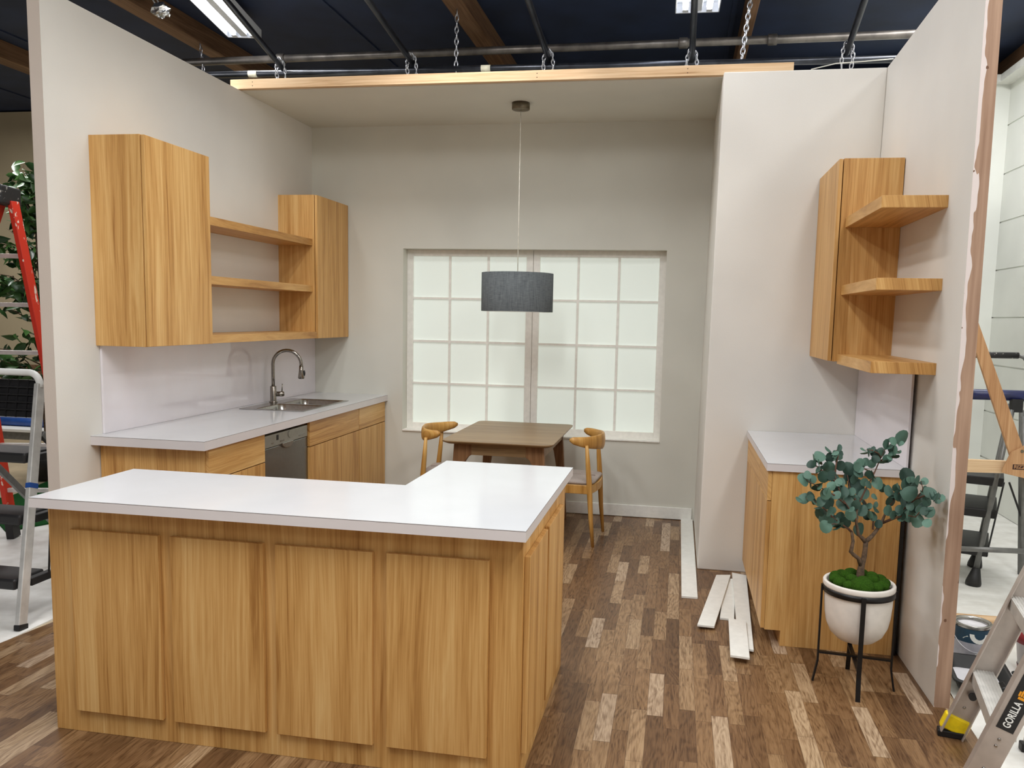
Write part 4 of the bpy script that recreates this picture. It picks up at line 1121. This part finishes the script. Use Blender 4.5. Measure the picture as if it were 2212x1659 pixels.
MB().tube([at(2195, 767, y=5.6), at(2212, 772, y=5.58), at(2225, 790, y=5.55), at(2226, 900, y=5.4)], .013, 10).tube([at(2085, 766, y=5.6), at(2074, 780, y=5.58), at(2070, 852, y=5.46)], .013, 10).build('hand_rail', M_GREYT, t)

# wooden frame standing on the platform of the black ladder
t = thing('wooden_frame', 'raw wooden A-frame piece with stamped gusset resting on the black ladder', 'frame', at(2150, 1020, y=5.13))
Y0 = 5.10
def onp(u, v, y=Y0): p = at(u, v, y=y); return (p.x, p.z)
MB().prism([onp(2040, 992), onp(2240, 1000), onp(2240, 1026), onp(2040, 1020)], Y0+.02, Y0+.055, 'y').build('base_board', M_PINE, t, bevel=.002)
MB().prism([onp(2085, 690), onp(2109, 685), onp(2216, 985), onp(2182, 985)], Y0-.005, Y0+.02, 'y').build('slanted_board', M_PINEZ, t, bevel=.002)
gp = [onp(2182, 976), onp(2164, 1012), onp(2163, 1019), onp(2168, 1022), onp(2205, 1031), onp(2262, 1046), onp(2262, 930), onp(2206, 965)]
gs = MB().prism(gp, Y0-.012, Y0-.005, 'y').build('gusset', M_PINEZ, t, bevel=.0015)
p1 = at(2188, 1003, y=Y0-.0125); p2 = at(2212, 1015, y=Y0-.0125)
MB().box(p1.x, p1.x+.115, Y0-.0132, Y0-.0122, p2.z, p1.z).build('stamp', M_INK, gs)
fc = bpy.data.curves.new('stamp_lettering', 'FONT'); fc.body = 'RIZZO'; fc.size = .029; fc.extrude = .0003; fc.align_y = 'CENTER'; fc.offset = .0006
to = bpy.data.objects.new('tmp2', fc); COL.objects.link(to)
dg = bpy.context.evaluated_depsgraph_get(); me = bpy.data.meshes.new_from_object(to.evaluated_get(dg)); bpy.data.objects.remove(to)
for v in me.vertices:
    v.co = Vector((p1.x+.006+v.co.x, Y0-.0136-v.co.z, (p1.z+p2.z)/2+v.co.y))-WORLD[t.name]
me.materials.append(M_PINEZ); lo_ = bpy.data.objects.new('stamp_lettering', me); COL.objects.link(lo_); lo_.parent = gs
c = at(2208, 975, y=Y0-.012); MB().tube([c, c+Vector((0, -.004, 0))], .009, 12).build('bolt', M_NICKD, gs)

# ------------------------------------------------------------------ light
def area(name, loc, sx_, sy_, e, c=(1, 1, 1), rz=0):
    l = bpy.data.lights.new(name, 'AREA'); l.shape = 'RECTANGLE'; l.size = sx_; l.size_y = sy_; l.energy = e; l.color = c
    o = bpy.data.objects.new(name, l); COL.objects.link(o); o.location = loc; o.rotation_euler = (0, 0, rz)
    return o
LC = (1.0, .995, .985)
for x, y, ln, e in ((1.2, 3.6, 1.6, 15), (-1.5, 4.35, 1.2, 54), (-.9, 1.4, 2.3, 72), (-2.3, .6, 2.3, 66), (1.4, .6, 2.3, 48), (-1.9, -2.8, 2.3, 44), (1.4, -2.8, 2.3, 36), (2.0, 2.4, 2.3, 38)):  # unseen lamps; those behind the camera and in the studio are added fill
    area('roof_strip_or_fill', (x, y, 3.93), .3, ln, e, LC)
area('roof_strip_or_fill', (e1.x+.23, 5.15, 3.775), .22, 2.2, 40, LC, R(11))
area('roof_strip_or_fill', (e2.x, 5.0, 3.775), .26, 2.2, 6, LC)
area('roof_strip_or_fill', (-6.3, 6.6, 3.76), .3, 2.3, 95, LC)  # unseen lamp added to brighten the tan wall at the left
area('roof_strip_or_fill', (2.05, 6.2, 3.93), .3, 2.0, 46, LC)  # unseen fill lamp added to whiten the studio wall
w = bpy.data.worlds.new('world'); sc.world = w; w.use_nodes = True
bg = w.node_tree.nodes['Background']; bg.inputs[0].default_value = (.86, .88, 1.0, 1); bg.inputs[1].default_value = .12

sc.view_settings.view_transform = 'Standard'; sc.view_settings.look = 'None'
sc.view_settings.gamma = 1.0; sc.view_settings.use_curve_mapping = False
sc.view_settings.exposure = 0.0
sc.cycles.use_denoising = True
sc.cycles.max_bounces = 8; sc.cycles.diffuse_bounces = 5; sc.cycles.glossy_bounces = 4
sc.cycles.sample_clamp_indirect = 6.0
